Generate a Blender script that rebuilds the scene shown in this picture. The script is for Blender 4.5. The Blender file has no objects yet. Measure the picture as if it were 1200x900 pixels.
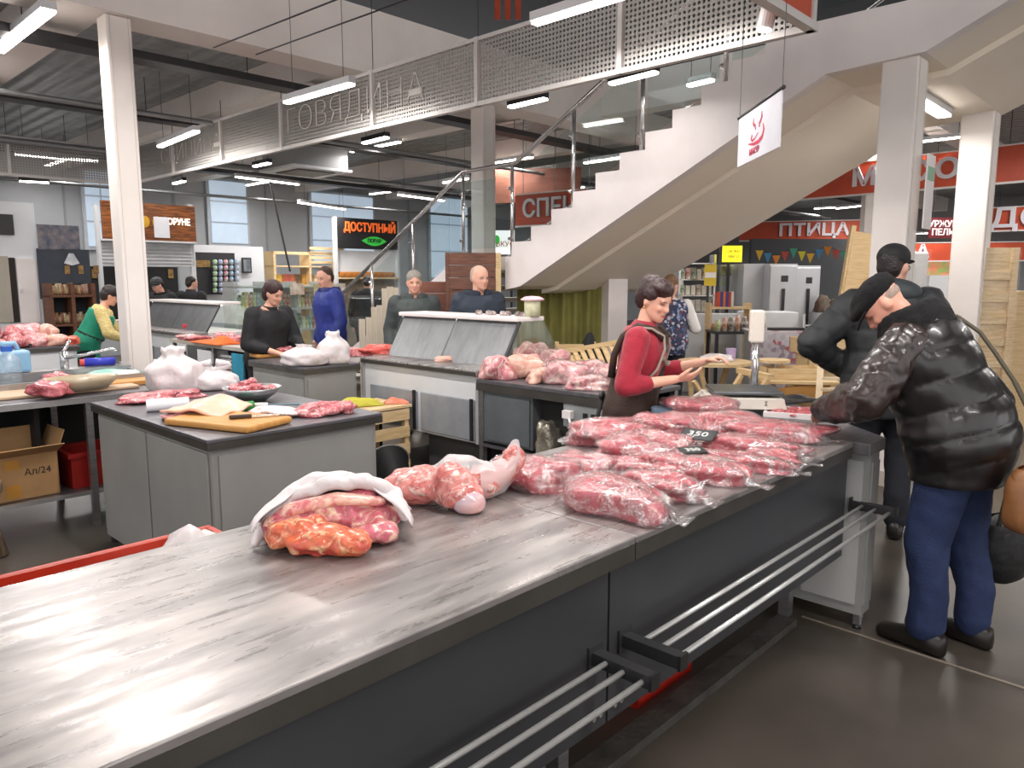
import bpy, bmesh, math, random
import numpy as np
from mathutils import Vector, Matrix, noise
from math import sin, cos, pi, radians, sqrt
random.seed(7)
S = bpy.context.scene
COL = S.collection
# ---------------------------------------------------------------- camera
FPX = 880.0; PITCH = radians(7.96); H = 1.62
cam = bpy.data.cameras.new('camera'); camo = bpy.data.objects.new('camera', cam); COL.objects.link(camo)
cam.sensor_fit = 'HORIZONTAL'; cam.sensor_width = 36.0; cam.lens = 36.0*FPX/1200.0
cam.clip_start = .05; cam.clip_end = 200
camo.location = (0, 0, H); camo.rotation_euler = (pi/2-PITCH, 0, 0)
S.camera = camo
# ---------------------------------------------------------------- world, exposure
S.view_settings.view_transform = 'Standard'; S.view_settings.look = 'None'
S.view_settings.gamma = 1.0; S.view_settings.use_curve_mapping = False
S.view_settings.exposure = 0.33
W = bpy.data.worlds.new('world'); S.world = W; W.use_nodes = True
W.node_tree.nodes['Background'].inputs[0].default_value = (1.0, .97, .965, 1)
W.node_tree.nodes['Background'].inputs[1].default_value = 1.4
LAMP_W = 27.0        # watts of one 1.2 m luminaire

# pixel helpers: a pixel gives a direction, the plane it touches gives the distance
CP, SP = cos(PITCH), sin(PITCH)
def ray(x, y):
    a = (x-600)/FPX; b = (450-y)/FPX
    return Vector((a, CP+b*SP, -SP+b*CP))
def P(x, y, z):
    r = ray(x, y); return Vector((0, 0, H))+r*((z-H)/r.z)
def D(x, y, Y):
    r = ray(x, y); return Vector((0, 0, H))+r*(Y/r.y)
TH = radians(43.5); SU, CU = sin(TH), cos(TH); RZ = pi/2-TH
def UV(u, v, z=0.0): return Vector((u*SU-v*CU, u*CU+v*SU, z))   # market-hall grid -> world
def toUV(p): return (p.x*SU+p.y*CU, -p.x*CU+p.y*SU)

# ---------------------------------------------------------------- materials
MATS = {}
def N(nt, t, **kw):
    n = nt.nodes.new(t)
    for k, v in kw.items():
        if k in n.inputs.keys(): n.inputs[k].default_value = v
        else: setattr(n, k, v)
    return n
def rgb(c): return (c[0], c[1], c[2], 1)
def hexc(h):
    def l(x): x /= 255; return x/12.92 if x < .04045 else ((x+.055)/1.055)**2.4
    return tuple(l(int(h[i:i+2], 16)) for i in (0, 2, 4))
def mat(name, c, r=.5, m=0.0, c2=None, sc=6.0, bump=0.0, bsc=None, coat=0.0, em=None, es=0.0, trans=0.0, alpha=1.0,
        stretch=(1, 1, 1), sheen=0.0, lo=.35, hi=.65, sss=0.0):
    if name in MATS: return MATS[name]
    if isinstance(c, str): c = hexc(c)
    if isinstance(c2, str): c2 = hexc(c2)
    M = bpy.data.materials.new(name); M.use_nodes = True; nt = M.node_tree
    b = nt.nodes['Principled BSDF']; L = nt.links.new
    b.inputs['Roughness'].default_value = r; b.inputs['Metallic'].default_value = m
    b.inputs['Coat Weight'].default_value = coat; b.inputs['Coat Roughness'].default_value = .08
    b.inputs['Transmission Weight'].default_value = trans; b.inputs['Alpha'].default_value = alpha
    b.inputs['Sheen Weight'].default_value = sheen
    if sss: b.inputs['Subsurface Weight'].default_value = sss; b.inputs['Subsurface Radius'].default_value = (.02, .008, .005)
    tc = N(nt, 'ShaderNodeTexCoord'); mp = N(nt, 'ShaderNodeMapping', Scale=stretch); L(tc.outputs['Object'], mp.inputs[0])
    nz = N(nt, 'ShaderNodeTexNoise', Scale=sc, Detail=4.0, Roughness=.6); L(mp.outputs[0], nz.inputs['Vector'])
    cr = N(nt, 'ShaderNodeValToRGB'); cr.color_ramp.elements[0].position = lo; cr.color_ramp.elements[1].position = hi
    d = c2 if c2 else tuple(x*.93 for x in c)
    cr.color_ramp.elements[0].color = rgb(c); cr.color_ramp.elements[1].color = rgb(d)
    L(nz.outputs['Fac'], cr.inputs[0]); L(cr.outputs[0], b.inputs['Base Color'])
    if bump:
        n2 = N(nt, 'ShaderNodeTexNoise', Scale=bsc or sc*4, Detail=3.0); L(mp.outputs[0], n2.inputs['Vector'])
        bp = N(nt, 'ShaderNodeBump', Strength=bump, Distance=.02); L(n2.outputs['Fac'], bp.inputs['Height']); L(bp.outputs[0], b.inputs['Normal'])
    if em:
        b.inputs['Emission Color'].default_value = rgb(hexc(em) if isinstance(em, str) else em); b.inputs['Emission Strength'].default_value = es
    MATS[name] = M; return M
def steel_top(name, c, c2, r0, r1, sc=2.2, metal=.9):
    M = mat(name, c, .3, metal, c2, sc=sc, stretch=(1, 5, 1)); nt = M.node_tree; b = nt.nodes['Principled BSDF']; L = nt.links.new
    tc = [n for n in nt.nodes if n.bl_idname == 'ShaderNodeTexCoord'][0]
    mp = N(nt, 'ShaderNodeMapping', Scale=(1.6, 11, 1)); mp.inputs['Rotation'].default_value = (0, 0, .18); L(tc.outputs['Object'], mp.inputs[0])
    n1 = N(nt, 'ShaderNodeTexNoise', Scale=2.5, Detail=6.0, Roughness=.65); L(mp.outputs[0], n1.inputs['Vector'])
    cr = N(nt, 'ShaderNodeMapRange'); cr.inputs['From Min'].default_value = .3; cr.inputs['From Max'].default_value = .7
    cr.inputs['To Min'].default_value = r0; cr.inputs['To Max'].default_value = r1
    L(n1.outputs['Fac'], cr.inputs[0]); L(cr.outputs[0], b.inputs['Roughness'])
    n3 = N(nt, 'ShaderNodeTexNoise', Scale=14.0, Detail=2.0); L(tc.outputs['Object'], n3.inputs['Vector'])
    bp = N(nt, 'ShaderNodeBump', Strength=.06, Distance=.01); L(n3.outputs['Fac'], bp.inputs['Height']); L(bp.outputs[0], b.inputs['Normal'])
    return M
def meat_mat(name, red, dark, fat, fatamt=.5, sc=9.0, wet=.6, stretch=(1, 2.6, 1)):
    if name in MATS: return MATS[name]
    M = bpy.data.materials.new(name); M.use_nodes = True; nt = M.node_tree; b = nt.nodes['Principled BSDF']; L = nt.links.new
    tc = N(nt, 'ShaderNodeTexCoord'); oi = N(nt, 'ShaderNodeObjectInfo')
    ad = N(nt, 'ShaderNodeVectorMath', operation='ADD'); L(tc.outputs['Object'], ad.inputs[0])
    mu = N(nt, 'ShaderNodeMath', operation='MULTIPLY'); mu.inputs[1].default_value = 37.0; L(oi.outputs['Random'], mu.inputs[0]); L(mu.outputs[0], ad.inputs[1])
    mp = N(nt, 'ShaderNodeMapping', Scale=stretch); L(ad.outputs[0], mp.inputs[0])
    n1 = N(nt, 'ShaderNodeTexNoise', Scale=sc, Detail=5.0, Roughness=.65, Distortion=.6); L(mp.outputs[0], n1.inputs['Vector'])
    n2 = N(nt, 'ShaderNodeTexNoise', Scale=sc*1.7, Detail=6.0, Roughness=.7, Distortion=1.4); L(mp.outputs[0], n2.inputs['Vector'])
    c1 = N(nt, 'ShaderNodeValToRGB'); c1.color_ramp.elements[0].color = rgb(hexc(dark)); c1.color_ramp.elements[1].color = rgb(hexc(red))
    c1.color_ramp.elements[0].position = .36; c1.color_ramp.elements[1].position = .56; L(n1.outputs['Fac'], c1.inputs[0])
    c2 = N(nt, 'ShaderNodeValToRGB'); t = .76-.5*fatamt
    c2.color_ramp.elements[0].position = t; c2.color_ramp.elements[1].position = t+.13
    c2.color_ramp.elements[0].color = (0, 0, 0, 1); c2.color_ramp.elements[1].color = (1, 1, 1, 1); L(n2.outputs['Fac'], c2.inputs[0])
    mx = N(nt, 'ShaderNodeMix', data_type='RGBA'); L(c2.outputs[0], mx.inputs[0]); L(c1.outputs[0], mx.inputs[6]); mx.inputs[7].default_value = rgb(hexc(fat))
    L(mx.outputs[2], b.inputs['Base Color'])
    b.inputs['Roughness'].default_value = .42; b.inputs['Coat Weight'].default_value = wet; b.inputs['Coat Roughness'].default_value = .12
    bp = N(nt, 'ShaderNodeBump', Strength=.5, Distance=.01); L(n2.outputs['Fac'], bp.inputs['Height']); L(bp.outputs[0], b.inputs['Normal'])
    MATS[name] = M; return M
def film_mat(name, tint=(1, 1, 1), amt=.25, rough=.12, sc=40.0, diff=.0, bstr=.9, bd=.02, patch=0):
    if name in MATS: return MATS[name]
    M = bpy.data.materials.new(name); M.use_nodes = True; nt = M.node_tree; L = nt.links.new
    nt.nodes.remove(nt.nodes['Principled BSDF']); out = nt.nodes['Material Output']
    tc = N(nt, 'ShaderNodeTexCoord'); n1 = N(nt, 'ShaderNodeTexNoise', Scale=sc, Detail=4.0, Distortion=1.2); L(tc.outputs['Object'], n1.inputs['Vector'])
    bp = N(nt, 'ShaderNodeBump', Strength=bstr, Distance=bd); L(n1.outputs['Fac'], bp.inputs['Height'])
    tr = N(nt, 'ShaderNodeBsdfTransparent', Color=rgb(tint)); gl = N(nt, 'ShaderNodeBsdfGlossy', Color=(1, 1, 1, 1), Roughness=rough); L(bp.outputs[0], gl.inputs['Normal'])
    lw = N(nt, 'ShaderNodeLayerWeight', Blend=.5); L(bp.outputs[0], lw.inputs['Normal']); fr = N(nt, 'ShaderNodeMath', operation='POWER'); fr.inputs[1].default_value = 4.0; L(lw.outputs['Facing'], fr.inputs[0])
    ad = N(nt, 'ShaderNodeMath', operation='ADD'); ad.inputs[1].default_value = amt; ad.use_clamp = True; L(fr.outputs[0], ad.inputs[0])
    if patch:
        n9 = N(nt, 'ShaderNodeTexNoise', Scale=patch, Detail=5.0, Roughness=.65, Distortion=1.0); L(tc.outputs['Object'], n9.inputs['Vector']); mr = N(nt, 'ShaderNodeMapRange'); mr.inputs['From Min'].default_value = .5; mr.inputs['From Max'].default_value = .66; mr.inputs['To Min'].default_value = .03; mr.inputs['To Max'].default_value = .5; L(n9.outputs['Fac'], mr.inputs[0]); L(mr.outputs[0], ad.inputs[1])
    m1 = N(nt, 'ShaderNodeMixShader'); L(ad.outputs[0], m1.inputs[0]); L(tr.outputs[0], m1.inputs[1]); L(gl.outputs[0], m1.inputs[2])
    if diff:
        df = N(nt, 'ShaderNodeBsdfDiffuse', Color=(.9, .9, .9, 1)); tl = N(nt, 'ShaderNodeBsdfTranslucent', Color=(.9, .9, .9, 1))
        m3 = N(nt, 'ShaderNodeMixShader'); m3.inputs[0].default_value = .4; L(df.outputs[0], m3.inputs[1]); L(tl.outputs[0], m3.inputs[2])
        m2 = N(nt, 'ShaderNodeMixShader'); m2.inputs[0].default_value = diff; L(m1.outputs[0], m2.inputs[1]); L(m3.outputs[0], m2.inputs[2]); L(m2.outputs[0], out.inputs[0])
    else: L(m1.outputs[0], out.inputs[0])
    MATS[name] = M; return M
def perforated(name, c, pitch=.028, rad=.34, axes=(0, 2)):
    M = mat(name, c, .45, .5); nt = M.node_tree; b = nt.nodes['Principled BSDF']; L = nt.links.new
    tc = [n for n in nt.nodes if n.bl_idname == 'ShaderNodeTexCoord'][0]
    sp = N(nt, 'ShaderNodeSeparateXYZ'); L(tc.outputs['Object'], sp.inputs[0]); hs = []
    for i in axes:
        d = N(nt, 'ShaderNodeMath', operation='DIVIDE'); d.inputs[1].default_value = pitch; L(sp.outputs[i], d.inputs[0])
        f = N(nt, 'ShaderNodeMath', operation='FRACT'); L(d.outputs[0], f.inputs[0])
        s = N(nt, 'ShaderNodeMath', operation='SUBTRACT'); s.inputs[1].default_value = .5; L(f.outputs[0], s.inputs[0])
        q = N(nt, 'ShaderNodeMath', operation='MULTIPLY'); L(s.outputs[0], q.inputs[0]); L(s.outputs[0], q.inputs[1]); hs.append(q)
    a = N(nt, 'ShaderNodeMath', operation='ADD'); L(hs[0].outputs[0], a.inputs[0]); L(hs[1].outputs[0], a.inputs[1])
    g = N(nt, 'ShaderNodeMath', operation='GREATER_THAN'); g.inputs[1].default_value = rad*rad; L(a.outputs[0], g.inputs[0]); L(g.outputs[0], b.inputs['Alpha'])
    return M
def ribbed(name, c, c2, per, axis='X', r=.4, m=.6, strength=1.0):
    M = mat(name, c, r, m, c2); nt = M.node_tree; b = nt.nodes['Principled BSDF']; L = nt.links.new
    tc = [n for n in nt.nodes if n.bl_idname == 'ShaderNodeTexCoord'][0]
    w = N(nt, 'ShaderNodeTexWave', Scale=1/per/1.0, bands_direction=axis, wave_profile='SIN'); w.inputs['Scale'].default_value = .314/per; L(tc.outputs['Object'], w.inputs[0])
    bp = N(nt, 'ShaderNodeBump', Strength=strength, Distance=.04); L(w.outputs['Fac'], bp.inputs['Height']); L(bp.outputs[0], b.inputs['Normal'])
    return M
def attr_mat(name, r=.5, attr='Col', sss=.1, bump=0.0):
    M = mat(name, (1, 1, 1), r, bump=bump, bsc=60, sss=sss); nt = M.node_tree; b = nt.nodes['Principled BSDF']
    a = N(nt, 'ShaderNodeAttribute', attribute_name=attr); nt.links.new(a.outputs['Color'], b.inputs['Base Color']); return M
def floral(name, base, cols, sc=60):
    M = mat(name, base, .7); nt = M.node_tree; b = nt.nodes['Principled BSDF']; L = nt.links.new
    tc = [n for n in nt.nodes if n.bl_idname == 'ShaderNodeTexCoord'][0]
    vo = N(nt, 'ShaderNodeTexVoronoi', Scale=sc); L(tc.outputs['Object'], vo.inputs['Vector'])
    cr = N(nt, 'ShaderNodeValToRGB'); cr.color_ramp.interpolation = 'CONSTANT'; e = cr.color_ramp.elements
    e[0].color = rgb(hexc(base)); e[1].color = rgb(hexc(cols[0])); e[1].position = .55
    for i, c in enumerate(cols[1:]): k = e.new(.66+.11*i); k.color = rgb(hexc(c))
    sx = N(nt, 'ShaderNodeSeparateXYZ'); L(vo.outputs['Color'], sx.inputs[0]); L(sx.outputs[0], cr.inputs[0]); L(cr.outputs[0], b.inputs['Base Color']); return M

# ---------------------------------------------------------------- mesh helpers
def tagp(o, label=None, cat=None, group=None, kind=None):
    if label: o['label'] = label
    if cat: o['category'] = cat
    if group: o['group'] = group
    if kind: o['kind'] = kind
    return o
def thing(name, label, cat, loc=(0, 0, 0), rz=0.0, group=None):
    o = bpy.data.objects.new(name, None); COL.objects.link(o); o.empty_display_size = .1
    o.location = loc; o.rotation_euler = (0, 0, rz); return tagp(o, label, cat, group)
def link(name, me, m=None, parent=None, loc=None, rz=None, label=None, cat=None, group=None, kind=None):
    o = bpy.data.objects.new(name, me); COL.objects.link(o)
    if m and not me.materials: me.materials.append(m)
    if parent: o.parent = parent
    if loc is not None: o.location = loc
    if rz is not None: o.rotation_euler = (0, 0, rz) if not isinstance(rz, tuple) else rz
    return tagp(o, label, cat, group, kind)
class MB:
    def __init__(s): s.v = []; s.f = []
    def add(s, vs, fs):
        k = len(s.v); s.v += [tuple(x) for x in vs]; s.f += [tuple(i+k for i in f) for f in fs]; return s
    def box(s, x0, x1, y0, y1, z0, z1, M=None):
        vs = [Vector((x, y, z)) for z in (z0, z1) for x, y in ((x0, y0), (x1, y0), (x1, y1), (x0, y1))]
        if M is not None: vs = [M @ q for q in vs]
        return s.add(vs, [(3, 2, 1, 0), (4, 5, 6, 7), (0, 1, 5, 4), (1, 2, 6, 5), (2, 3, 7, 6), (3, 0, 4, 7)])
    def bar(s, a, b, w, h=None, up=(0, 0, 1)):
        a, b = Vector(a), Vector(b); h = h or w; d = b-a; L = d.length; d.normalize(); up = Vector(up)
        if abs(d.dot(up)) > .98: up = Vector((1, 0, 0))
        x = d.cross(up).normalized(); y = x.cross(d); M = Matrix((x, d, y)).transposed().to_4x4(); M.translation = a
        return s.box(-w/2, w/2, 0, L, -h/2, h/2, M)
    def tube(s, pts, r, n=10, cap=True):
        pts = [Vector(p) for p in pts]; rs = r if isinstance(r, (list, tuple)) else [r]*len(pts); rings = []; x = None
        for i, p in enumerate(pts):
            d = (pts[min(i+1, len(pts)-1)]-pts[max(i-1, 0)]).normalized()
            if x is None: x = d.cross(Vector((0, 0, 1)) if abs(d.z) < .9 else Vector((1, 0, 0))).normalized()
            else: x = (x-d*x.dot(d)).normalized()
            y = d.cross(x)
            rings.append([p+(x*cos(t)+y*sin(t))*rs[i] for t in [2*pi*k/n for k in range(n)]])
        return s.rings(rings, cap)
    def rings(s, rings, cap=True):
        n = len(rings[0]); vs = [p for r in rings for p in r]; fs = []
        for i in range(len(rings)-1):
            for k in range(n): a = i*n+k; b = i*n+(k+1) % n; fs.append((a, b, b+n, a+n))
        if cap: fs.append(tuple(range(n-1, -1, -1))); fs.append(tuple((len(rings)-1)*n+k for k in range(n)))
        return s.add(vs, fs)
    def caps(s, pts, rs, n=12, sx=1.0):     # tapered limb with round ends
        pts = [Vector(p) for p in pts]; d0 = (pts[0]-pts[1]).normalized(); d1 = (pts[-1]-pts[-2]).normalized(); P_, R_ = [], []
        for t in (1.0, .86, .5): P_.append(pts[0]+d0*rs[0]*t*.95); R_.append(rs[0]*max(.08, sqrt(1-t*t)))
        P_ += pts; R_ += list(rs)
        for t in (.5, .86, 1.0): P_.append(pts[-1]+d1*rs[-1]*t*.95); R_.append(rs[-1]*max(.08, sqrt(1-t*t)))
        return s.tube(P_, R_, n)
    def lathe(s, prof, c=(0, 0, 0), n=20, cap=True):
        c = Vector(c); return s.rings([[c+Vector((r*cos(2*pi*k/n), r*sin(2*pi*k/n), z)) for k in range(n)] for r, z in prof], cap)
    def ell(s, c, rx, ry, rz, n=16, m=10, M=None, e=1.0):
        c = Vector(c); rings = []
        for i in range(m+1):
            ph = -pi/2+pi*i/m; cz, sz = cos(ph), sin(ph); cz = max(cz, .02)
            ring = []
            for k in range(n):
                t = 2*pi*k/n; cx, sx = cos(t), sin(t)
                q = Vector((rx*cz**e*math.copysign(abs(cx)**e, cx), ry*cz**e*math.copysign(abs(sx)**e, sx), rz*math.copysign(abs(sz)**e, sz)))
                ring.append(c+(M @ q if M is not None else q))
            rings.append(ring)
        return s.rings(rings)
    def prism(s, poly, fn, d0, d1):        # poly of 2-D points, fn(a,b,d) -> 3-D
        n = len(poly); vs = [fn(a, b, d0) for a, b in poly]+[fn(a, b, d1) for a, b in poly]
        return s.add(vs, [tuple(range(n-1, -1, -1)), tuple(range(n, 2*n))]+[(i, (i+1) % n, n+(i+1) % n, n+i) for i in range(n)])
    def sheet(s, fn, nu, nv, th=0.0):
        vs = [Vector(fn(i/nu, j/nv)) for j in range(nv+1) for i in range(nu+1)]
        fs = [(j*(nu+1)+i, j*(nu+1)+i+1, (j+1)*(nu+1)+i+1, (j+1)*(nu+1)+i) for j in range(nv) for i in range(nu)]
        return s.add(vs, fs)
    def mesh(s, name, smooth=False):
        me = bpy.data.meshes.new(name); me.from_pydata([tuple(q) for q in s.v], [], s.f)
        bm = bmesh.new(); bm.from_mesh(me); bmesh.ops.recalc_face_normals(bm, faces=bm.faces); bm.to_mesh(me); bm.free()
        if smooth: me.shade_smooth()
        return me
    def obj(s, name, m, parent=None, loc=None, rz=None, smooth=False, bevel=0.0, label=None, cat=None, group=None, kind=None, solid=0.0, sub=0):
        o = link(name, s.mesh(name, smooth), m, parent, loc, rz, label, cat, group, kind)
        if solid: q = o.modifiers.new('solid', 'SOLIDIFY'); q.thickness = solid; q.offset = 0
        if sub: q = o.modifiers.new('sub', 'SUBSURF'); q.levels = q.render_levels = sub
        if bevel: q = o.modifiers.new('bevel', 'BEVEL'); q.width = bevel; q.segments = 2; q.limit_method = 'ANGLE'
        return o
def bx(name, m, parent, x0, x1, y0, y1, z0, z1, **k): return MB().box(x0, x1, y0, y1, z0, z1).obj(name, m, parent, **k)
def copy_tree(o, parent=None):
    c = o.copy(); COL.objects.link(c); c.parent = parent
    for ch in o.children: copy_tree(ch, c)
    return c
def remesh(mb, vox, smooth=4):
    me = mb.mesh('tmp'); o = bpy.data.objects.new('tmp', me); COL.objects.link(o)
    r = o.modifiers.new('r', 'REMESH'); r.mode = 'VOXEL'; r.voxel_size = vox
    if smooth: q = o.modifiers.new('s', 'SMOOTH'); q.factor = .5; q.iterations = smooth
    dg = bpy.context.evaluated_depsgraph_get(); dg.update()
    out = bpy.data.meshes.new_from_object(o.evaluated_get(dg)); bpy.data.objects.remove(o); bpy.data.meshes.remove(me); out.shade_smooth(); return out
def text_mesh(s, size, depth=.01, align='CENTER', bold=0.0, sx=1.0):
    cu = bpy.data.curves.new('t', 'FONT'); cu.body = s; cu.size = size; cu.extrude = depth/2; cu.align_x = align; cu.align_y = 'CENTER'; cu.offset = bold; cu.resolution_u = 3
    o = bpy.data.objects.new('t', cu); COL.objects.link(o); dg = bpy.context.evaluated_depsgraph_get(); dg.update()
    me = bpy.data.meshes.new_from_object(o.evaluated_get(dg)); bpy.data.objects.remove(o)
    if sx != 1.0: me.transform(Matrix.Diagonal((sx, 1, 1, 1)))
    me.materials.clear(); return me
def lettering(s, size, m, parent, loc, rot=(pi/2, 0, 0), depth=.012, bold=0.0, name='lettering', sx=1.0):
    return link(name, text_mesh(s, size, depth, bold=bold, sx=sx), m, parent, loc, rot)
def nz(p, sc, sd=0.0): return noise.noise(Vector(p)*sc+Vector((sd*3.1, sd*7.7, sd*1.3)))

# common materials
WHITE = mat('white_paint', 'EDE6E4', .45, c2='E2DAD8', sc=1.2)
CREAM = mat('column_paint', 'EAE3DE', .5, c2='DED6D0', sc=1.0)
SOFFIT = mat('soffit_paint', 'F1E8DA', .6, c2='ECE2D3', sc=.8)
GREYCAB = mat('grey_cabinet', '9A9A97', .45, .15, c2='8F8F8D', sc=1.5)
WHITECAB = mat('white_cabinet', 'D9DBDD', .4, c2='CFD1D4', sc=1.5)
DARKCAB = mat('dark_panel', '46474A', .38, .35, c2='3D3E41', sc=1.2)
STEEL = steel_top('worktop_steel', 'B0AAA7', '837F7E', .2, .46, metal=.62)
STEELD = steel_top('dark_worktop', '77757A', '66656A', .28, .45, metal=.6)
EDGE = mat('worktop_edge', '66635F', .35, .7, c2='57544F', sc=3)
CHROME = mat('chrome', 'D4D4D4', .2, .8)
BRUSH = mat('brushed_steel', 'B9B9BA', .32, .9, c2='A2A2A4', sc=12, stretch=(1, 1, 6))
BLACK = mat('black_plastic', '1B1B1C', .4, c2='242425')
DARK = mat('dark_void', '161617', .7)
IRON = mat('dark_iron', '3A3A3C', .45, .4)
REDP = mat('red_plastic', 'B52A1E', .4, c2='A22419', sc=3)
WOOD = mat('pale_wood', 'D9BE93', .6, c2='C6A676', sc=5, stretch=(1, 1, 12), bump=.1)
WOODX = mat('pale_wood_long', 'DCC49A', .6, c2='C7A878', sc=5, stretch=(1, 9, 9), bump=.1)
OLDWOOD = mat('old_wood', '8A7660', .85, c2='5E4E3E', sc=6, stretch=(4, 4, .6), bump=.5)
BROWNW = mat('brown_board', '7A5140', .6, c2='5A382C', sc=5, stretch=(1, 1, 8), bump=.3)
BOARD = mat('cutting_board', 'C79350', .5, c2='B57F3D', sc=4, stretch=(1, 8, 1), bump=.08)
CARD = mat('cardboard', 'B08A5E', .8, c2='A27C52', sc=3)
GLASS = film_mat('clear_glass', (.93, .97, .96), .04, .02, 2.0, bstr=0.0)
RAILGLASS = film_mat('rail_glass', (.9, .95, .95), .03, .02, 2.0, bstr=0.0)
FILM = film_mat('cling_film', (1, 1, 1), .12, .2, 26.0, diff=.02, bstr=.8, bd=.03, patch=11.0)
WRAP = film_mat('stretch_wrap', (1, 1, 1), .05, .15, 12.0, bstr=.6)
BAGW = mat('white_bag', 'DAD4D4', .35, c2='CFC4C5', sc=6, bump=.5, bsc=16, trans=.0, sss=.15)
BAGT = film_mat('thin_white_bag', (1, .98, .98), .1, .2, 14.0, diff=.72)
BAGP = film_mat('pinkish_bag', (1, .9, .9), .1, .2, 18.0, diff=.45)
LED = mat('led_diffuser', 'FFFFFF', .5, em='FFF6EE', es=14.0)
DAY = mat('daylight_pane', 'B8C8D8', .3, em='D0E2F4', es=.38)
ORANGE = mat('orange_band', 'C24A26', .45, c2='B03F1F', sc=2)
MEAT = meat_mat('red_meat', 'B84C57', '90303C', 'E2B2AD', .44, 11, .8)
MEATF = meat_mat('fatty_meat', 'B8505B', '94333F', 'DEB2AC', .54, 12, .5)
PORK = meat_mat('pork', 'C77F84', 'A8485A', 'E4C4BA', .58, 8, .35)
PORKSKIN = meat_mat('pork_skin', 'DBA995', 'C88C80', 'E6C6B6', .5, 5, .25)
BONE = meat_mat('bone_joint', 'CF7F78', 'B24C46', 'E3CDC4', .50, 12, .6)
TRIM = meat_mat('orange_fat', 'D9683F', 'B83A34', 'F0C79A', .5, 11, .6)
# ================================================================ the hall (built in grid coordinates, turned by RZ)
def st(name, m, x0, x1, y0, y1, z0, z1, **k): return bx(name, m, None, x0, x1, y0, y1, z0, z1, rz=RZ, kind='structure', **k)
FLOOR = mat('polished_concrete', '544D46', .3, c2='453F39', sc=1.3, bump=.03, bsc=30)
st('floor', FLOOR, -14, 30, -16, 18, -.1, 0)
a_, b_ = P(940, 722, .003), P(1230, 816, .003); MB().bar(a_, b_, .012, .004).obj('trim_floor_joint', mat('joint_light', '8A8074', .6), kind='structure')
DECKM = ribbed('ribbed_deck', '9C9E9D', '868988', .22, 'X', .45, .5, 1.0)
DARKC = mat('black_ceiling', '17161A', .9)
st('ceiling', DARKC, -14, 30, -16, 18, 9.0, 9.1)
st('ceiling_deck', DECKM, -14, 30, 7.1, 18, 4.14, 4.3)
st('ceiling_deck_side', DECKM, 9.2, 30, -16, 6.7, 4.14, 4.3)
WALLG = mat('grey_wall_panel', 'B9BDC1', .55, c2='AEB2B7', sc=.8)
WALLW = mat('white_wall', 'D8DADD', .55, c2='CFD2D6', sc=.8)
st('wall_back', WALLG, -14, 30, 17.2, 17.4, 0, 4.2)
st('wall_far', mat('far_wall', '8E8F90', .6, c2='7F8081', sc=.6), 27.8, 28, -16, 17.2, 0, 4.2)
# wall panel joints on the back wall
for i in range(14):
    st('trim_panel_joint', mat('joint_grey', '9EA3A8', .5), -6+i*2.2, -5.96+i*2.2, 17.17, 17.2, 0, 4.2)
def girder(name, label, x0, x1, y0, y1, z0, z1): return bx(name, CREAM, None, x0, x1, y0, y1, z0, z1, rz=RZ, label=label, cat='beam')
girder('edge_beam', 'long white edge beam of the upper floor carried by the white columns', -14, 27, 6.7, 7.1, 3.74, 4.38)
girder('side_beam', 'white edge beam of the upper floor running beyond the staircase', 8.9, 9.2, -14, 6.7, 3.9, 4.38)
CROSS = [-3.2, -.4, 2.3, 4.9, 7.6, 10.4, 13.2, 16, 19]
for i, x in enumerate(CROSS):
    bx('cross_beam', CREAM, None, x-.16, x+.16, 7.1, 17.2, 3.78, 4.14, rz=RZ, label='white cross beam under the ribbed deck behind the edge beam', cat='beam', group='white cross beams under the deck')
for y in (-9, -4.5, 0, 3.5):
    bx('cross_beam', CREAM, None, 9.2, 27, y-.15, y+.15, 3.85, 4.14, rz=RZ, label='white cross beam under the deck beyond the staircase', cat='beam', group='white cross beams beyond the stairs')
# cable trays and pipes below the deck
for v, z, lab in ((7.55, 3.62, 'dark cable tray hung just behind the edge beam'), (10.2, 3.62, 'dark cable tray hung in the middle of the deck'), (13.4, 3.5, 'dark cable tray hung near the windows')):
    t = thing('cable_tray', lab, 'cable tray', UV(0, v, z), RZ)
    mb = MB().box(-9, 24, -.11, .11, 0, .012).box(-9, 24, -.12, -.105, 0, .07).box(-9, 24, .105, .12, 0, .07); mb.obj('tray', IRON, t)
    c = MB(); 
    for k in range(3): c.tube([(x, -.06+.05*k+.02*sin(x*2+k), .03+.01*sin(3*x+k)) for x in [-9+i*1.5 for i in range(23)]], .012, 6)
    c.obj('cable', BLACK, t)
    for x in range(-8, 24, 2): MB().tube([(x, 0, 0), (x, 0, 4.14-z)], .005, 5).obj('hanger', IRON, t)
for v, z, r in ((9.2, 3.5, .03), (12.0, 3.45, .045), (15.2, 3.3, .03)):
    MB().tube([UV(-9, v, z), UV(24, v, z)], r, 10).obj('ceiling_pipe', mat('grey_pipe', '8C8F90', .4, .5), smooth=True, label={.045: 'thicker grey pipe below the deck'}.get(r, 'thin grey pipe %s' % ('in front of the windows' if v > 13 else 'behind the hanging screen')), cat='pipe')
t = thing('air_unit', 'grey square ceiling air unit behind the perforated screen', 'air unit', UV(7.0, 11.4, 3.32), RZ)
bx('casing', mat('grey_unit', '8F9192', .5), t, -.5, .5, -.5, .5, .1, .42); bx('grille', WHITECAB, t, -.55, .55, -.55, .55, .06, .1); bx('louvre', IRON, t, -.35, .35, -.35, .35, .045, .06)
for a in (-.4, .4): MB().tube([(a, a, .42), (a, a, .82)], .006, 5).obj('hanger', IRON, t)
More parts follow.
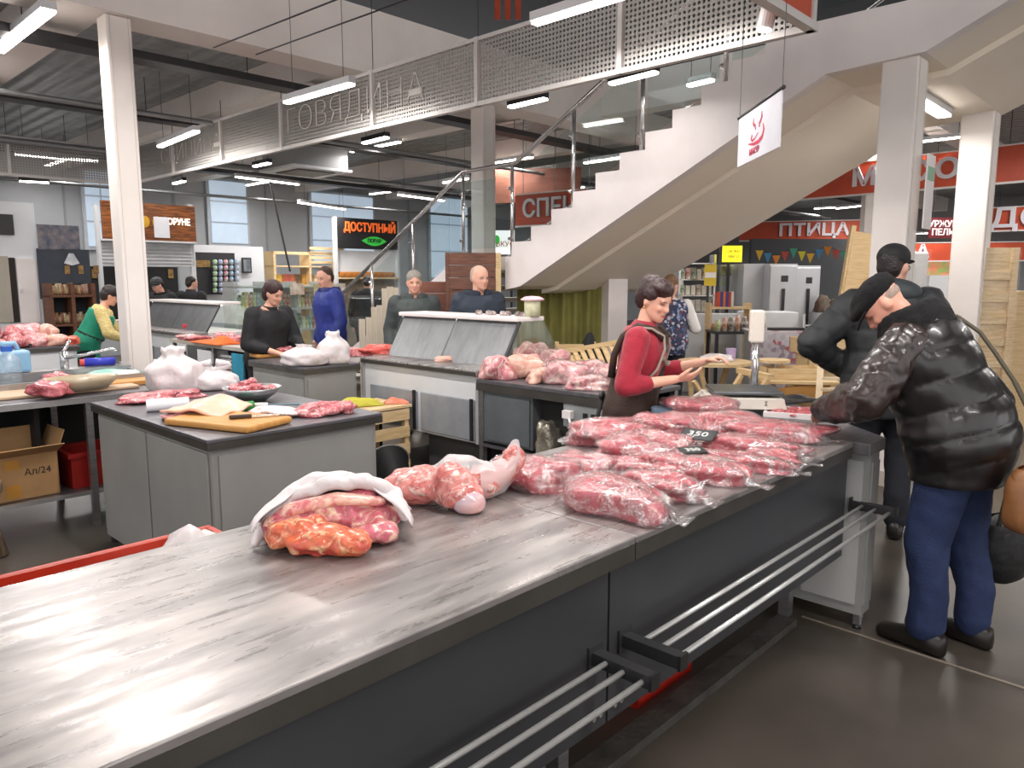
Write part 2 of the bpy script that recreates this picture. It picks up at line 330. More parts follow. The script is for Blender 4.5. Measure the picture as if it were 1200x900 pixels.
# columns
def column(u, v, w, h, lab):
    t = thing('column', lab, 'column', UV(u, v, 0), RZ)
    bx('shaft', CREAM, t, -w/2, w/2, -w/2, w/2, 0, h, bevel=.012)
    bx('base_plate', mat('scuffed_white', 'BDB2A8', .6, c2='A89B90', sc=4), t, -w/2-.015, w/2+.015, -w/2-.015, w/2+.015, 0, .12)
    for s in (-1, 1): bx('seam', mat('seam_line', 'C9C0B8', .5), t, s*w*.36-.002, s*w*.36+.002, -w/2-.003, -w/2+.01, .12, h)
    return t
column(2.48, 6.865, .2, 3.74, 'white column behind the sink bench under the edge beam')
column(6.75, 6.9, .22, 3.74, 'white column beside the stair handrail')
column(6.33, 1.93, .255, 3.24, 'white column under the near side of the stair landing')
column(8.58, 1.9, .28, 3.24, 'white column under the far side of the stair landing')
column(11.2, 6.9, .3, 3.74, 'white column beyond the staircase with bunting tied to it')
column(13.2, 4.3, .3, 4.1, 'white column standing behind the steel refrigerators')
column(15.6, 5.2, .3, 4.1, 'far white column beside the grey stall wall')

# ---------------------------------------------------------------- staircase (local x = U across, y = V; climbs towards -V)
T = thing('staircase', 'broad white staircase with steel handrails climbing over the stalls', 'staircase', UV(6.16, 0, 0), RZ)
WID = 2.57; R_, G_ = .1591, .2882
steps = [(5.85-G_*i, 1.87+R_*i) for i in range(12)]           # (v of riser, z of tread before it)
def fn_side(a, b, d): return (d, a, b)
# sawtooth side: polygon over (v, z)
poly = [(5.95, 1.87)]
v, z = 5.85, 1.87
for i in range(11):
    z += R_; poly += [(v, z-R_), (v, z)]; v -= G_
poly += [(v, z), (1.75, z)]
vv, zz = 1.75, z
for i in range(5): zz += R_; poly += [(vv, zz-R_), (vv, zz)]; vv -= G_
poly += [(vv, zz), (vv, zz-.5), (1.75, z-.38), (2.46, 3.21), (5.72, 1.54), (5.95, 1.5)]
MB().prism(poly, fn_side, 0, .12).obj('near_stringer', WHITE, T)
MB().prism([(a, b if i < len(poly)-6 else b+.12) for i, (a, b) in enumerate(poly)], fn_side, WID-.12, WID).obj('far_stringer', WHITE, T)
bot = [(5.95, 1.5), (5.72, 1.54), (2.46, 3.21), (1.75, z-.38), (vv, zz-.5), (vv, zz-.3), (1.6, z-.2), (2.44, 3.42), (5.72, 1.72), (5.95, 1.7)]
MB().prism(bot, fn_side, .12, .62).obj('edge_beam', SOFFIT, T)
bot2 = [(a, b-(.05 if i < 5 else 0)) for i, (a, b) in enumerate(bot)]
MB().prism(bot2, fn_side, .62, WID).obj('soffit', SOFFIT, T)
TREAD = mat('stair_tread', 'C9C2BA', .5)
v, z = 5.85, 1.87
for i in range(11):
    z += R_; bx('step', TREAD, T, .12, WID-.12, v-G_, v, z-.17, z-.004); v -= G_
bx('landing', TREAD, T, .12, WID-.12, 1.75, v, z-.2, z-.004)
vv = 1.75
for i in range(5):
    z += R_; bx('step', TREAD, T, .12, WID-.12, vv-G_, vv, z-.17, z-.004); vv -= G_
# lower flight down to the floor
bx('landing', TREAD, T, 0, WID, 5.95, 6.7, 1.72, 1.87)
v, z = 6.7, 1.87
for i in range(11):
    z -= .17; bx('step', TREAD, T, 0, WID, v, v+.3, z-.06, z); v += .3
MB().prism([(6.7, 1.87), (6.7, 1.55), (9.7, 0), (10.0, 0), (10.0, .1)], fn_side, -.02, .04).obj('near_stringer', WHITE, T)
# railings: posts, handrail, glass, lower rail
nose = lambda a: 1.87+max(0, min((5.85-a)/G_*R_, 11*R_)) - max(0, (a-6.7)/.3*.17)
posts = [(9.35, 0), (8.55, 0), (7.65, 0), (6.7, 0), (5.9, 0), (5.03, 0), (4.2, 0), (3.35, 0), (2.6, 0), (1.8, 0)]
for a, _ in posts:
    b = nose(a)
    p = MB().tube([(.06, a, b-.02), (.06, a, b+1.0)], .021, 10).obj('post', CHROME, T, smooth=True)
    for q in (.2, .75): MB().ell((.06, a+.03, b+q), .035, .03, .022, 8, 6).obj('glass_clamp', CHROME, p)
    p = MB().tube([(WID-.06, a, b-.02), (WID-.06, a, b+1.0)], .021, 8).obj('post', CHROME, T, smooth=True)
for x in (.06, WID-.06):
    hr = [(x, 9.6, nose(9.6)+1.0), (x, 6.7, 2.87), (x, 5.85, 2.89), (x, 2.68, 4.64), (x, 1.75, 4.64)]
    MB().tube(hr, .025, 12).obj('handrail', CHROME, T, smooth=True)
for i in range(len(posts)-1):
    a, b = posts[i][0]-.06, posts[i+1][0]+.06
    MB().prism([(a, nose(a)+.1), (b, nose(b)+.1), (b, nose(b)+.88), (a, nose(a)+.88)], fn_side, .055, .065).obj('glass_panel', RAILGLASS, T)
MB().tube([(WID-.2, 6.0, 2.0+.55), (WID-.2, 3.0, 2.0+.55+1.66)], .02, 8).obj('wall_rail', BLACK, T)

# ---------------------------------------------------------------- perforated hanging screen
PERF = perforated('perforated_sheet', 'A9A6A2', .034, .30, (1, 2)); PERFX = perforated('perforated_sheet_cross', 'A9A6A2', .034, .30, (0, 2))
FR = mat('screen_frame', 'D3CFCC', .45, .2)
DOT = mat('painted_backlight', 'E6E0DA', .4)  # pale letter colour stands in for backlight shining through the perforations
t = thing('hanging_screen', 'long perforated metal sign screen hung above the aisle', 'screen', UV(4.4, 0, 3.0), RZ)
v0, v1 = 1.85, 12.1
bx('bottom_rail', FR, t, -.025, .025, v0, v1, 0, .035); bx('top_rail', FR, t, -.02, .02, v0, v1, .5, .53)
ps = [1.85, 3.15, 4.55, 5.95, 7.6, 9.0, 10.4, 12.1]
for a, b in zip(ps[:-1], ps[1:]):
    bx('perforated_panel', PERF, t, -.004, .004, a+.02, b-.02, .035, .5)
for a in ps: bx('upright', FR, t, -.03, .02, a-.018, a+.018, 0, .53)
for a in ps[1:]:
    for s in (0,): MB().tube([(0, a, .53), (0, a, 1.6 if a < 6.6 else .74)], .004, 5).obj('suspension_wire', IRON, t)
lettering('ГОВЯДИНА', .36, DOT, t, (-.012, 6.35, .26), (pi/2, 0, -pi/2), .006, -.012, sx=1.15)
lettering('СВИНИНА', .30, DOT, t, (-.012, 9.9, .26), (pi/2, 0, -pi/2), .006, -.012, sx=1.2)
t = thing('hanging_screen', 'perforated metal sign screen turning the corner behind the white column', 'screen', UV(4.4, 12.1, 3.0), RZ)
bx('bottom_rail', FR, t, -9, 0, -.025, .025, 0, .035); bx('top_rail', FR, t, -9, 0, -.02, .02, .5, .53)
for i in range(6): bx('perforated_panel', PERFX, t, -1.5*i-1.48, -1.5*i-.02, -.004, .004, .035, .5)
for i in range(7): bx('upright', FR, t, -1.5*i-.018, -1.5*i+.018, -.03, .02, 0, .53)
for i in range(1, 7): MB().tube([(-1.5*i, 0, .53), (-1.5*i, 0, 1.14)], .004, 5).obj('suspension_wire', IRON, t)
t = thing('hanging_screen', 'orange faced sign screen meeting the near end of the perforated one', 'screen', UV(4.4, 1.85, 3.0), RZ)
bx('bottom_rail', FR, t, -3, .03, -.03, .03, 0, .045); bx('panel', ORANGE, t, -3, .0, -.006, .006, .045, .5)
bx('top_rail', FR, t, -3, .03, -.02, .02, .5, .53)
for i in (0, 1): MB().tube([(-.3-2*i, 0, .53), (-.3-2*i, 0, 5.9)], .005, 5).obj('suspension_wire', IRON, t)

# ---------------------------------------------------------------- luminaires
def luminaire(a, b, lab, w=.075, group=None, power=1.0, ztop=None, dark=False, light=True):
    a, b = Vector(a), Vector(b); d = b-a; L = d.length; c = (a+b)/2
    t = thing('linear_luminaire', lab, 'lamp', c, math.atan2(d.y, d.x), group)
    bx('housing', BLACK if dark else WHITECAB, t, -L/2, L/2, -w/2, w/2, .02, .075)
    bx('diffuser', LED, t, -L/2+.01, L/2-.01, -w/2+.006, w/2-.006, 0, .022)
    for s in (-1, 1):
        wu, wv = toUV(c+d*(s*.38)); zt = ztop or c.z+.4
        if 6.66 < wv < 7.14: zt = min(zt, 3.74)
        elif wv >= 7.14 and any(abs(wu-q) < .2 for q in CROSS): zt = min(zt, 3.78)
        MB().tube([(s*L*.38, 0, .075), (s*L*.38, 0, max(.1, zt-c.z))], .003, 5).obj('suspension_wire', IRON, t)
    if light:
        l = bpy.data.lights.new('lamp_light', 'AREA'); l.shape = 'RECTANGLE'; l.size = L; l.size_y = w; l.energy = LAMP_W*power*L/1.25; l.color = (1, .962, .935); l.spread = radians(165)
        o = bpy.data.objects.new('lamp_light', l); COL.objects.link(o); o.parent = t; o.location = (0, 0, -.012)
    return t
ROW = 'white linear lamps in the row above the customer aisle'
for a_, b_ in ((P(335, 122, 3.25), P(413, 100, 3.25)), (P(187, 173, 3.25), P(231, 155, 3.25)), (P(625, 30, 3.25), P(625, 30, 3.25)-UV(0, 1.1)), (UV(3.87, .6, 3.25), UV(3.87, -.5, 3.25))):
    v0 = toUV(b_)[1]; luminaire(a_, b_, 'white linear lamp hung in front of the perforated screen', group=ROW, ztop=9 if v0 < 6 else 4.13)
ROW2 = 'white linear lamps in the row above the butchers'
for v0 in (-2.6, -.4, 1.9, 4.3, 6.6, 8.9):
    luminaire(UV(1.93, v0+1.5, 3.6), UV(1.93, v0, 3.6), 'white linear lamp in the row above the butchers and the sink', group=ROW2, ztop=9 if v0 < 6 else (3.73 if v0 < 7 else 4.13), w=.11, power=1.05)
for v0 in (-2.0, 1.0, 4.0, 7.4):
    luminaire(UV(-1.6, v0+1.5, 3.6), UV(-1.6, v0, 3.6), 'white linear lamp in the row over the near end of the steel counter', group='white linear lamps over the counter end', ztop=9 if v0 < 6 else 4.13, power=.7)
# dark bodied track floods under the screen and lamps of the hall behind it
def lam_px(x0, y0, x1, y1, z, lab, **k): luminaire(P(x0, y0, z), P(x1, y1, z), lab, **k)
lam_px(715, 100, 770, 86, 3.3, 'dark bodied linear lamp just under the stair handrail top', dark=True, ztop=9, power=.6)
lam_px(597, 127, 640, 117, 3.3, 'dark bodied linear lamp beside the middle column', dark=True, ztop=4.1, power=.6)
lam_px(426, 169, 454, 162, 3.3, 'small dark bodied lamp below the lettered screen', dark=True, ztop=4.1, power=.5)
lam_px(298, 196, 316, 192, 3.3, 'small dark bodied lamp beyond the lettered screen', dark=True, ztop=4.1, power=.5)
lam_px(204, 216, 216, 213, 3.2, 'tiny dark bodied lamp by the screen corner', dark=True, ztop=4.1, power=.4)
lam_px(22, 213, 58, 215, 3.2, 'dark bodied lamp under the corner screen', dark=True, ztop=4.1, power=.5)
lam_px(276, 208, 350, 217, 3.4, 'long lit linear lamp in front of the first window', ztop=4.1)
lam_px(350, 238, 404, 246, 3.1, 'lit linear lamp in front of the double window', ztop=4.1)
lam_px(467, 229, 520, 236, 3.2, 'lit linear lamp above the dark awning sign', ztop=4.1)
lam_px(520, 215, 548, 210, 3.3, 'lit linear lamp behind the middle column', ztop=4.1)
lam_px(685, 192, 753, 182, 3.4, 'lit linear lamp seen through the stair railing glass', ztop=4.1)
lam_px(806, 102, 836, 95, 3.4, 'lit linear lamp behind the stair treads', ztop=4.1)
lam_px(16, 182, 116, 190, 3.4, 'long lit lamp seen through the corner screen', ztop=4.1)
lam_px(980, 245, 1028, 240, 3.3, 'lit linear lamp above the poultry stall', ztop=4.1)
lam_px(1075, 119, 1107, 138, 3.1, 'short white lamp fixed under the stair landing', w=.12, ztop=3.24, power=1.1)
lam_px(1060, 275, 1130, 272, 3.0, 'distant lit lamp beyond the meat sign', ztop=4.1)
lam_px(930, 276, 990, 268, 3.2, 'distant lit lamp behind the poultry sign', ztop=4.1)
for (u, v) in ((10.5, 2), (10.5, -1.5), (13, 3), (13, -2), (16, 1), (19, 4), (10, 9), (14, 11), (7.5, 9.5), (6, 13.5), (1, 11), (1.5, 14.5), (4.5, 15), (8.5, 15), (11.5, 14.5), (16, 13), (19, 9), (22, 2), (18, -3), (23, 8)):  # extra lamps added to brighten the far stalls and the back wall
    luminaire(UV(u, v, 3.7), UV(u, v+1.3, 3.7), 'added linear lamp under the deck brightening the far stalls', group='added linear lamps over the far stalls', ztop=4.13, power=.85 if v > 8 else 2.3)
# white spot lamp at the end of the screen
t = thing('spot_lamp', 'white cylinder spot lamp on the end of the hanging screen', 'lamp', D(905, -8, 4.4), 0)
MB().tube([(-.01, 0, -.06), (-.035, 0, -.19)], .045, 16).obj('shade', WHITE, t, smooth=False); MB().tube([(0, 0, .2), (0, 0, -.06)], .012, 8).obj('stem', WHITE, t)
MB().tube([(-.0355, 0, -.192), (-.036, 0, -.196)], .038, 16).obj('lens', LED, t)

# ---------------------------------------------------------------- hanging white logo sign
c0, c1 = P(867, 138, 2.58), P(917, 103, 2.58)
d = c1-c0; L = Vector((d.x, d.y, 0)).length
t = thing('hanging_sign', 'white hanging sign with a red bull head drawing', 'sign', (c0.x, c0.y, 2.58), math.atan2(d.y, d.x))
bx('sheet', mat('sign_white', 'C6C6CC', .5), t, 0, L, -.004, .004, -.29, .0)
MB().tube([(-.02, 0, .0), (L+.02, 0, .0)], .011, 10).obj('rail', IRON, t, smooth=True)
for x in (0, L): MB().tube([(x, 0, 0), (x, 0, 6.4)], .002, 5).obj('suspension_wire', IRON, t)
RED = mat('logo_red', 'B8324A', .5)
def stroke(pts, rs):
    mb = MB(); n = len(pts); A = []
    for i, (x, z) in enumerate(pts):
        j = min(i+1, n-1); k = max(i-1, 0); dx, dz = pts[j][0]-pts[k][0], pts[j][1]-pts[k][1]; l = sqrt(dx*dx+dz*dz) or 1
        rs = [q_ for q_ in rs]; A.append(((x-dz/l*rs[i], z+dx/l*rs[i]), (x+dz/l*rs[i], z-dx/l*rs[i])))
    vs = [Vector((q[0], -.0055, q[1])) for p in A for q in p]; fs = [(2*i, 2*i+1, 2*i+3, 2*i+2) for i in range(n-1)]
    mb.add(vs, fs); mb.obj('logo_stroke', RED, t)
k = L/.45
for pts, rs in (([(.18, -.06), (.175, -.085), (.19, -.105), (.205, -.105)], [.002, .006, .006, .002]), ([(.265, -.05), (.27, -.075), (.255, -.1), (.235, -.108)], [.002, .006, .006, .002]),
                ([(.20, -.125), (.21, -.122)], [.004, .004]), ([(.25, -.12), (.24, -.122)], [.004, .004]),
                ([(.285, -.12), (.295, -.155), (.28, -.19), (.24, -.205), (.19, -.205), (.13, -.19)], [.003, .007, .008, .007, .005, .002]),
                ([(.17, -.15), (.16, -.168), (.17, -.182), (.2, -.178), (.235, -.155)], [.005, .006, .004, .003, .002])):
    stroke([(x*k, z) for x, z in pts], [r*1.7 for r in rs])
lettering('МАКУР', .05, RED, t, (.2*k, -.006, -.245), (pi/2, 0, 0), .002)
# ================================================================ near counter (local x = U, y = V)
CT = .90
def counter_unit(u0, u1, label, joint):
    t = thing('counter_unit', label, 'counter', UV(u0, 1.167, 0), RZ); w = u1-u0; joint = min(joint, w+.003)
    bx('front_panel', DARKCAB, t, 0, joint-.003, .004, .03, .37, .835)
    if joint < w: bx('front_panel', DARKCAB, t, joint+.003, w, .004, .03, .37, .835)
    bx('rear_panel', GREYCAB, t, 0, w, .80, .82, .30, .835)
    bx('side_panel', GREYCAB, t, 0, .02, .03, .80, .37, .835); bx('side_panel', GREYCAB, t, w-.02, w, .03, .80, .37, .835)
    bx('bottom_shelf', GREYCAB, t, 0, w, .03, .80, .37, .39)
    for x in (.05, w-.05):
        for y in (.23, .74):
            l = bx('leg', BRUSH, t, x-.025, x+.025, y-.025, y+.025, .03, .37); MB().lathe([(.03, 0), (.03, .012), (.012, .03)], (x, y, 0), 10).obj('foot', BLACK, l)
    for x in (w-.06, w-.03, .03, .06): MB().tube([(x, -.002, .41), (x, .006, .41)], .008, 8).obj('rivet', CHROME, t)
    return t
counter_unit(-1.6, 1.62, 'grey butcher counter unit under the empty wet end of the steel worktop', 3.3)
counter_unit(1.63, 3.42, 'grey butcher counter unit under the wrapped red meat', 1.8)
t = thing('worktop', 'long wet stainless steel worktop of the near butcher counter', 'worktop', UV(-1.65, 1.15, CT), RZ)
bx('top_sheet', STEEL, t, 0, 3.37, 0, .89, -.022, 0, bevel=.004); bx('top_sheet', STEEL, t, 3.374, 5.07, 0, .89, -.022, 0, bevel=.004)
bx('edge_band', EDGE, t, 0, 3.37, .002, .02, -.07, -.022); bx('edge_band', EDGE, t, 3.374, 5.07, .002, .02, -.07, -.022); bx('rear_edge_band', EDGE, t, 0, 5.07, .872, .888, -.07, -.022)
RAILM = mat('rail_tube', 'C4C4C2', .28, .55)
# pipe tray rails in front of the counter
def bag_rail(u0, u1, lab, ends):
    t = thing('bag_rail', lab, 'rail', UV(u0, 1.167, .60), RZ); w = u1-u0
    for i, y in enumerate((-.05, -.105, -.165)):
        MB().tube([(ends[0], y, .0-.004*i), (ends[-1], y, .0-.004*i)], .008, 12).obj('tube', RAILM, t, smooth=True)
    for x in ends:
        b = bx('bracket', IRON, t, x-.018, x+.018, -.185, .004, -.022, .014); bx('end_cap', BLACK, b, x-.02, x+.02, -.195, -.185, -.026, .018)
        bx('wall_plate', IRON, b, x-.03, x+.03, -.004, .004, -.04, .03)
    return t
bag_rail(-.6, 1.60, 'steel three tube bag rail on the empty end of the counter', (.02, 2.16))
bag_rail(1.66, 3.56, 'steel three tube bag rail below the wrapped red meat', (.04, 1.84))
# end block
t = thing('corner_cabinet', 'light grey corner cabinet closing the counter beside the leather jacket customer', 'cabinet', UV(3.43, 1.08, 0), RZ)
bp = [(0, 0), (.2, 0), (.86, .72), (1.15, .97), (0, .97)]
fnb = lambda a, b, d: (a, b, d)
MB().prism([(.08, .02), (.19, .02), (.84, .73), (1.12, .95), (.08, .95)], fnb, .07, .845).obj('body', GREYCAB, t)
MB().prism([(a, b) for a, b in bp], fnb, .845, CT).obj('top', STEELD, t, bevel=.004)
bx('side_panel', mat('light_grey_panel', 'B4B4B2', .45, c2='ABABA9', sc=1.5), t, .07, .08, .05, .3, .12, .80); bx('front_panel', GREYCAB, t, .09, .18, .012, .02, .12, .80)
for x, y in ((.1, .04), (.18, .06), (1.0, .9), (.12, .9)): l = bx('leg', BRUSH, t, x-.015, x+.015, y-.015, y+.015, .02, .07); MB().lathe([(.022, 0), (.022, .01), (.01, .02)], (x, y, 0), 10).obj('foot', BLACK, l)
MB().tube([(.2, .0, 0.0), (.2, 0, 0.0)], .001, 4)
# dirty floor channel + red bin under the counter
bx('floor_channel', mat('grimy_metal', '4A4742', .7, c2='35322E', sc=9, bump=.4), None, 1.2, 3.35, 1.33, 1.42, .0, .035, rz=RZ, label='grimy metal floor channel under the steel counter', cat='channel')
t = thing('red_bin', 'red plastic bin on the floor under the counter', 'bin', UV(2.45, 1.6, 0), RZ)
MB().box(-.2, .2, -.12, .12, 0, .02).box(-.2, -.185, -.12, .12, .02, .2).box(.185, .2, -.12, .12, .02, .2).box(-.2, .2, -.12, -.105, .02, .2).box(-.2, .2, .105, .12, .02, .2).obj('tub', REDP, t)
bx('rim', REDP, t, -.22, .22, -.14, -.12, .18, .2)

# ---------------------------------------------------------------- red crates behind the counter
def crate(name, label, loc, rz, L, Wd, h, m, group=None):
    t = thing(name, label, 'crate', loc, rz, group); w = .012
    MB().box(0, L, 0, Wd, 0, .015).obj('base', m, t)
    for a in ((0, L, 0, w), (0, L, Wd-w, Wd), (0, w, w, Wd-w), (L-w, L, w, Wd-w)): bx('side', m, t, a[0], a[1], a[2], a[3], .015, h)
    for a in ((-.02, L+.02, -.02, .004), (-.02, L+.02, Wd-.004, Wd+.02), (-.02, .004, 0, Wd), (L-.004, L+.02, 0, Wd)): bx('rim', m, t, a[0], a[1], a[2], a[3], h-.03, h)
    for i in range(1, int(L/.12)): 
        for y in (-.012, Wd): bx('rib', m, t, i*.12-.006, i*.12+.006, y, y+.012, .02, h-.03)
    return t
ORG = mat('orange_red_plastic', 'C23A22', .42, c2='AE3019', sc=3)
for i in range(3): crate('plastic_crate', ('orange-red crate at the bottom of the stack behind the counter', 'orange-red crate in the middle of the stack behind the counter', 'orange-red crate on top of the stack behind the counter holding a white bag')[i], UV(.38, 2.08, .005+i*.252), RZ, .72, .44, .25, ORG, 'orange-red crates stacked behind the counter')

# ---------------------------------------------------------------- butcher table with grey cabinet
def cabinet_table(name, label, u0, u1, v0, v1, z, top, body, doors, over=.03, foot=.05):
    t = thing(name, label, 'table', UV(u0, v0, 0), RZ); w, dd = u1-u0, v1-v0
    bx('body', body, t, over, w-over, over, dd-over, foot, z-.05)
    bx('top', top, t, 0, w, 0, dd, z-.02, z, bevel=.004)
    e = MB().box(0, w, 0, .015, z-.055, z-.02).box(0, w, dd-.015, dd, z-.055, z-.02).box(0, .015, .015, dd-.015, z-.055, z-.02).box(w-.015, w, .015, dd-.015, z-.055, z-.02); e.obj('edge_band', EDGE, t)
    for x in (over+.03, w-over-.03):
        for y in (over+.03, dd-over-.03): MB().tube([(x, y, 0), (x, y, foot)], .02, 8).obj('foot', BLACK, t)
    for fc, a, b, zz0, zz1 in doors:     # fc: 'f' front (-V) or 's' side (-U)
        if fc == 'f': bx('door', body, t, a, b, over-.012, over, zz0, zz1, bevel=.003)
        else: bx('door', body, t, over-.012, over, a, b, zz0, zz1, bevel=.003)
    return t
cabinet_table('butcher_table', 'grey cabinet butcher table with cutting board and pork skin on its dark top', 1.5, 2.5, 3.37, 4.95, .88, STEELD, GREYCAB,
              [('f', .06, .94, .1, .79), ('s', .06, .78, .1, .8), ('s', .80, 1.52, .1, .8)])
cabinet_table('butcher_table', 'grey cabinet table with tied white bags in front of the woman in black', 3.24, 3.80, 5.42, 6.35, .9, STEELD, GREYCAB, [('f', .05, .51, .1, .80), ('s', .05, .88, .1, .80)])
cabinet_table('butcher_table', 'white cabinet table heaped with pork beside the woman in green', .2, 2.70, 9.1, 10.0, .9, STEELD, WHITECAB, [('f', .06, 1.23, .1, .82), ('f', 1.27, 2.44, .1, .82)])
cabinet_table('white_cabinet', 'small white cabinet beside the woman in green', 3.3, 3.75, 9.3, 9.75, .62, WHITECAB, WHITECAB, [('f', .05, .4, .08, .55)])
# wooden crate stand and its clutter in front of table three
t = thing('crate_stand', 'pale wooden crate used as a stand beside the display case', 'stand', UV(3.24, 4.72, 0), RZ)
for x in (.02, .5):
    for y in (.02, .42): bx('post', WOOD, t, x-.02, x+.02, y-.02, y+.02, 0, .6)
for k in range(4): bx('slat', WOODX, t, 0, .52, -.012, 0, .08+.14*k, .17+.14*k); bx('slat', WOODX, t, -.012, 0, 0, .44, .08+.14*k, .17+.14*k)
for k in range(4): bx('top_board', WOODX, t, -.02, .54, -.02+k*.12, .09+k*.12, .6, .62)
def cloth(name, label, cat, loc, rz, lx, ly, h, m, seed, nu=18):
    mb = MB().sheet(lambda a, b: ((a-.5)*lx*(1+.12*nz((a*2, b*2, 0), 1, seed)), (b-.5)*ly*(1+.12*nz((b*2, a*2, 5), 1, seed)), h*max(.04, (.55+.9*nz((a*2.2, b*2.2, 1), 1, seed))*sin(pi*a)**.6*sin(pi*b)**.6)), nu, nu)
    return mb.obj(name, m, None, loc, rz, smooth=True, solid=.006, label=label, cat=cat)
cloth('cleaning_cloth', 'yellow-green cloth on the pale wooden crate', 'cloth', UV(3.46, 4.98, .622), .6, .34, .26, .09, mat('lime_cloth', 'B9B43A', .8, c2='A8A02E'), 3)
cloth('rubber_gloves', 'salmon coloured gloves on the pale wooden crate', 'gloves', UV(3.72, 4.82, .622), .2, .2, .1, .05, mat('salmon_rubber', 'DB7E62', .5), 5)
t = thing('bucket', 'black plastic bucket tilted beside the wooden crate', 'bucket', UV(3.35, 4.42, .17), RZ)
M4 = Matrix.Rotation(radians(-62), 4, 'X') @ Matrix.Rotation(radians(20), 4, 'Y')
mb = MB().lathe([(.12, -.12), (.16, .14), (.168, .14), (.168, .15), (.15, .15), (.11, -.1), (.01, -.1)], n=24); mb.v = [tuple(M4 @ Vector(q)) for q in mb.v]; mb.obj('pail', BLACK, t, smooth=True)
mb = MB().tube([(.168*cos(a), .168*sin(a), .145) for a in [2*pi*i/24 for i in range(25)]], .006, 6); mb.v = [tuple(M4 @ Vector(q)) for q in mb.v]; mb.obj('rim', mat('grey_rim', '6E6E6C', .5), t)

# ---------------------------------------------------------------- refrigerated meat table
t = thing('chilled_table', 'steel refrigerated work table heaped with bagged pork behind the saleswoman', 'table', UV(3.76, 2.66, 0), RZ)
bx('top', STEELD, t, 0, .72, 0, 1.27, .87, .9, bevel=.004); bx('edge_band', EDGE, t, 0, .02, 0, 1.27, .815, .87)
for y in (.03, 1.24):
    for x in (.04, .68): bx('leg', BRUSH, t, x-.02, x+.02, y-.02, y+.02, 0, .87)
bx('cabinet', mat('slate_panel', '6F7478', .4, .3, c2='64696D'), t, .03, .62, .74, 1.22, .44, .81); bx('door', mat('slate_panel', '6F7478'), t, .015, .03, .76, 1.18, .46, .79)
bx('shelf', STEELD, t, .02, .7, .03, 1.24, .40, .42); bx('compressor', DARK, t, .1, .65, .2, .72, .42, .8); bx('back_panel', DARK, t, .69, .71, .03, 1.24, .05, .87)
c = bx('control_box', mat('control_grey', '8A8E8F', .45), t, .01, .3, .05, .45, .66, .81)
bx('display', BLACK, c, .004, .01, .12, .22, .715, .765); bx('red_digit', mat('red_led', 'FF2A1C', .5, em='FF2A1C', es=3), c, .002, .005, .15, .19, .73, .75); bx('switch', BLACK, c, .004, .01, .25, .285, .715, .765)
p = bx('plug', WHITE, c, -.03, .01, .36, .43, .72, .77); MB().tube([(-.02, .38, .73), (-.05, .34, .68), (-.04, .32, .6), (-.02, .33, .5), (.03, .4, .43)], .007, 8).obj('cord', WHITE, p, smooth=True)
# crumpled silver bag on its shelf
def lump_mesh(seed, lx, ly, lz, n=30, m=18, rough=.12, e=.8, flat=.55, fine=.04):
    mb = MB(); mb.ell((0, 0, 0), 1, 1, 1, n, m, e=e); out = []
    for q in mb.v:
        q = Vector(q); s = 1+rough*nz(q, 1.3, seed)*1.4+fine*nz(q, 4.5, seed+9)
        p = Vector((q.x*lx/2*s, q.y*ly/2*s, q.z*lz/2*s))
        p.z = max(p.z, -lz/2*flat); out.append(p)
    z0 = min(p.z for p in out); mb.v = [(p.x, p.y, p.z-z0) for p in out]; return mb
SILV = mat('silver_foil', 'B5AFA0', .3, .7, c2='8F897C', sc=9, bump=.9, bsc=18)
mb = lump_mesh(4, .17, .17, .3, rough=.2, e=.7, fine=.1); mb.obj('foil_bag', SILV, None, UV(3.82, 3.28, .422), RZ, smooth=True, label='crumpled silver bag on the shelf of the refrigerated table', cat='bag')

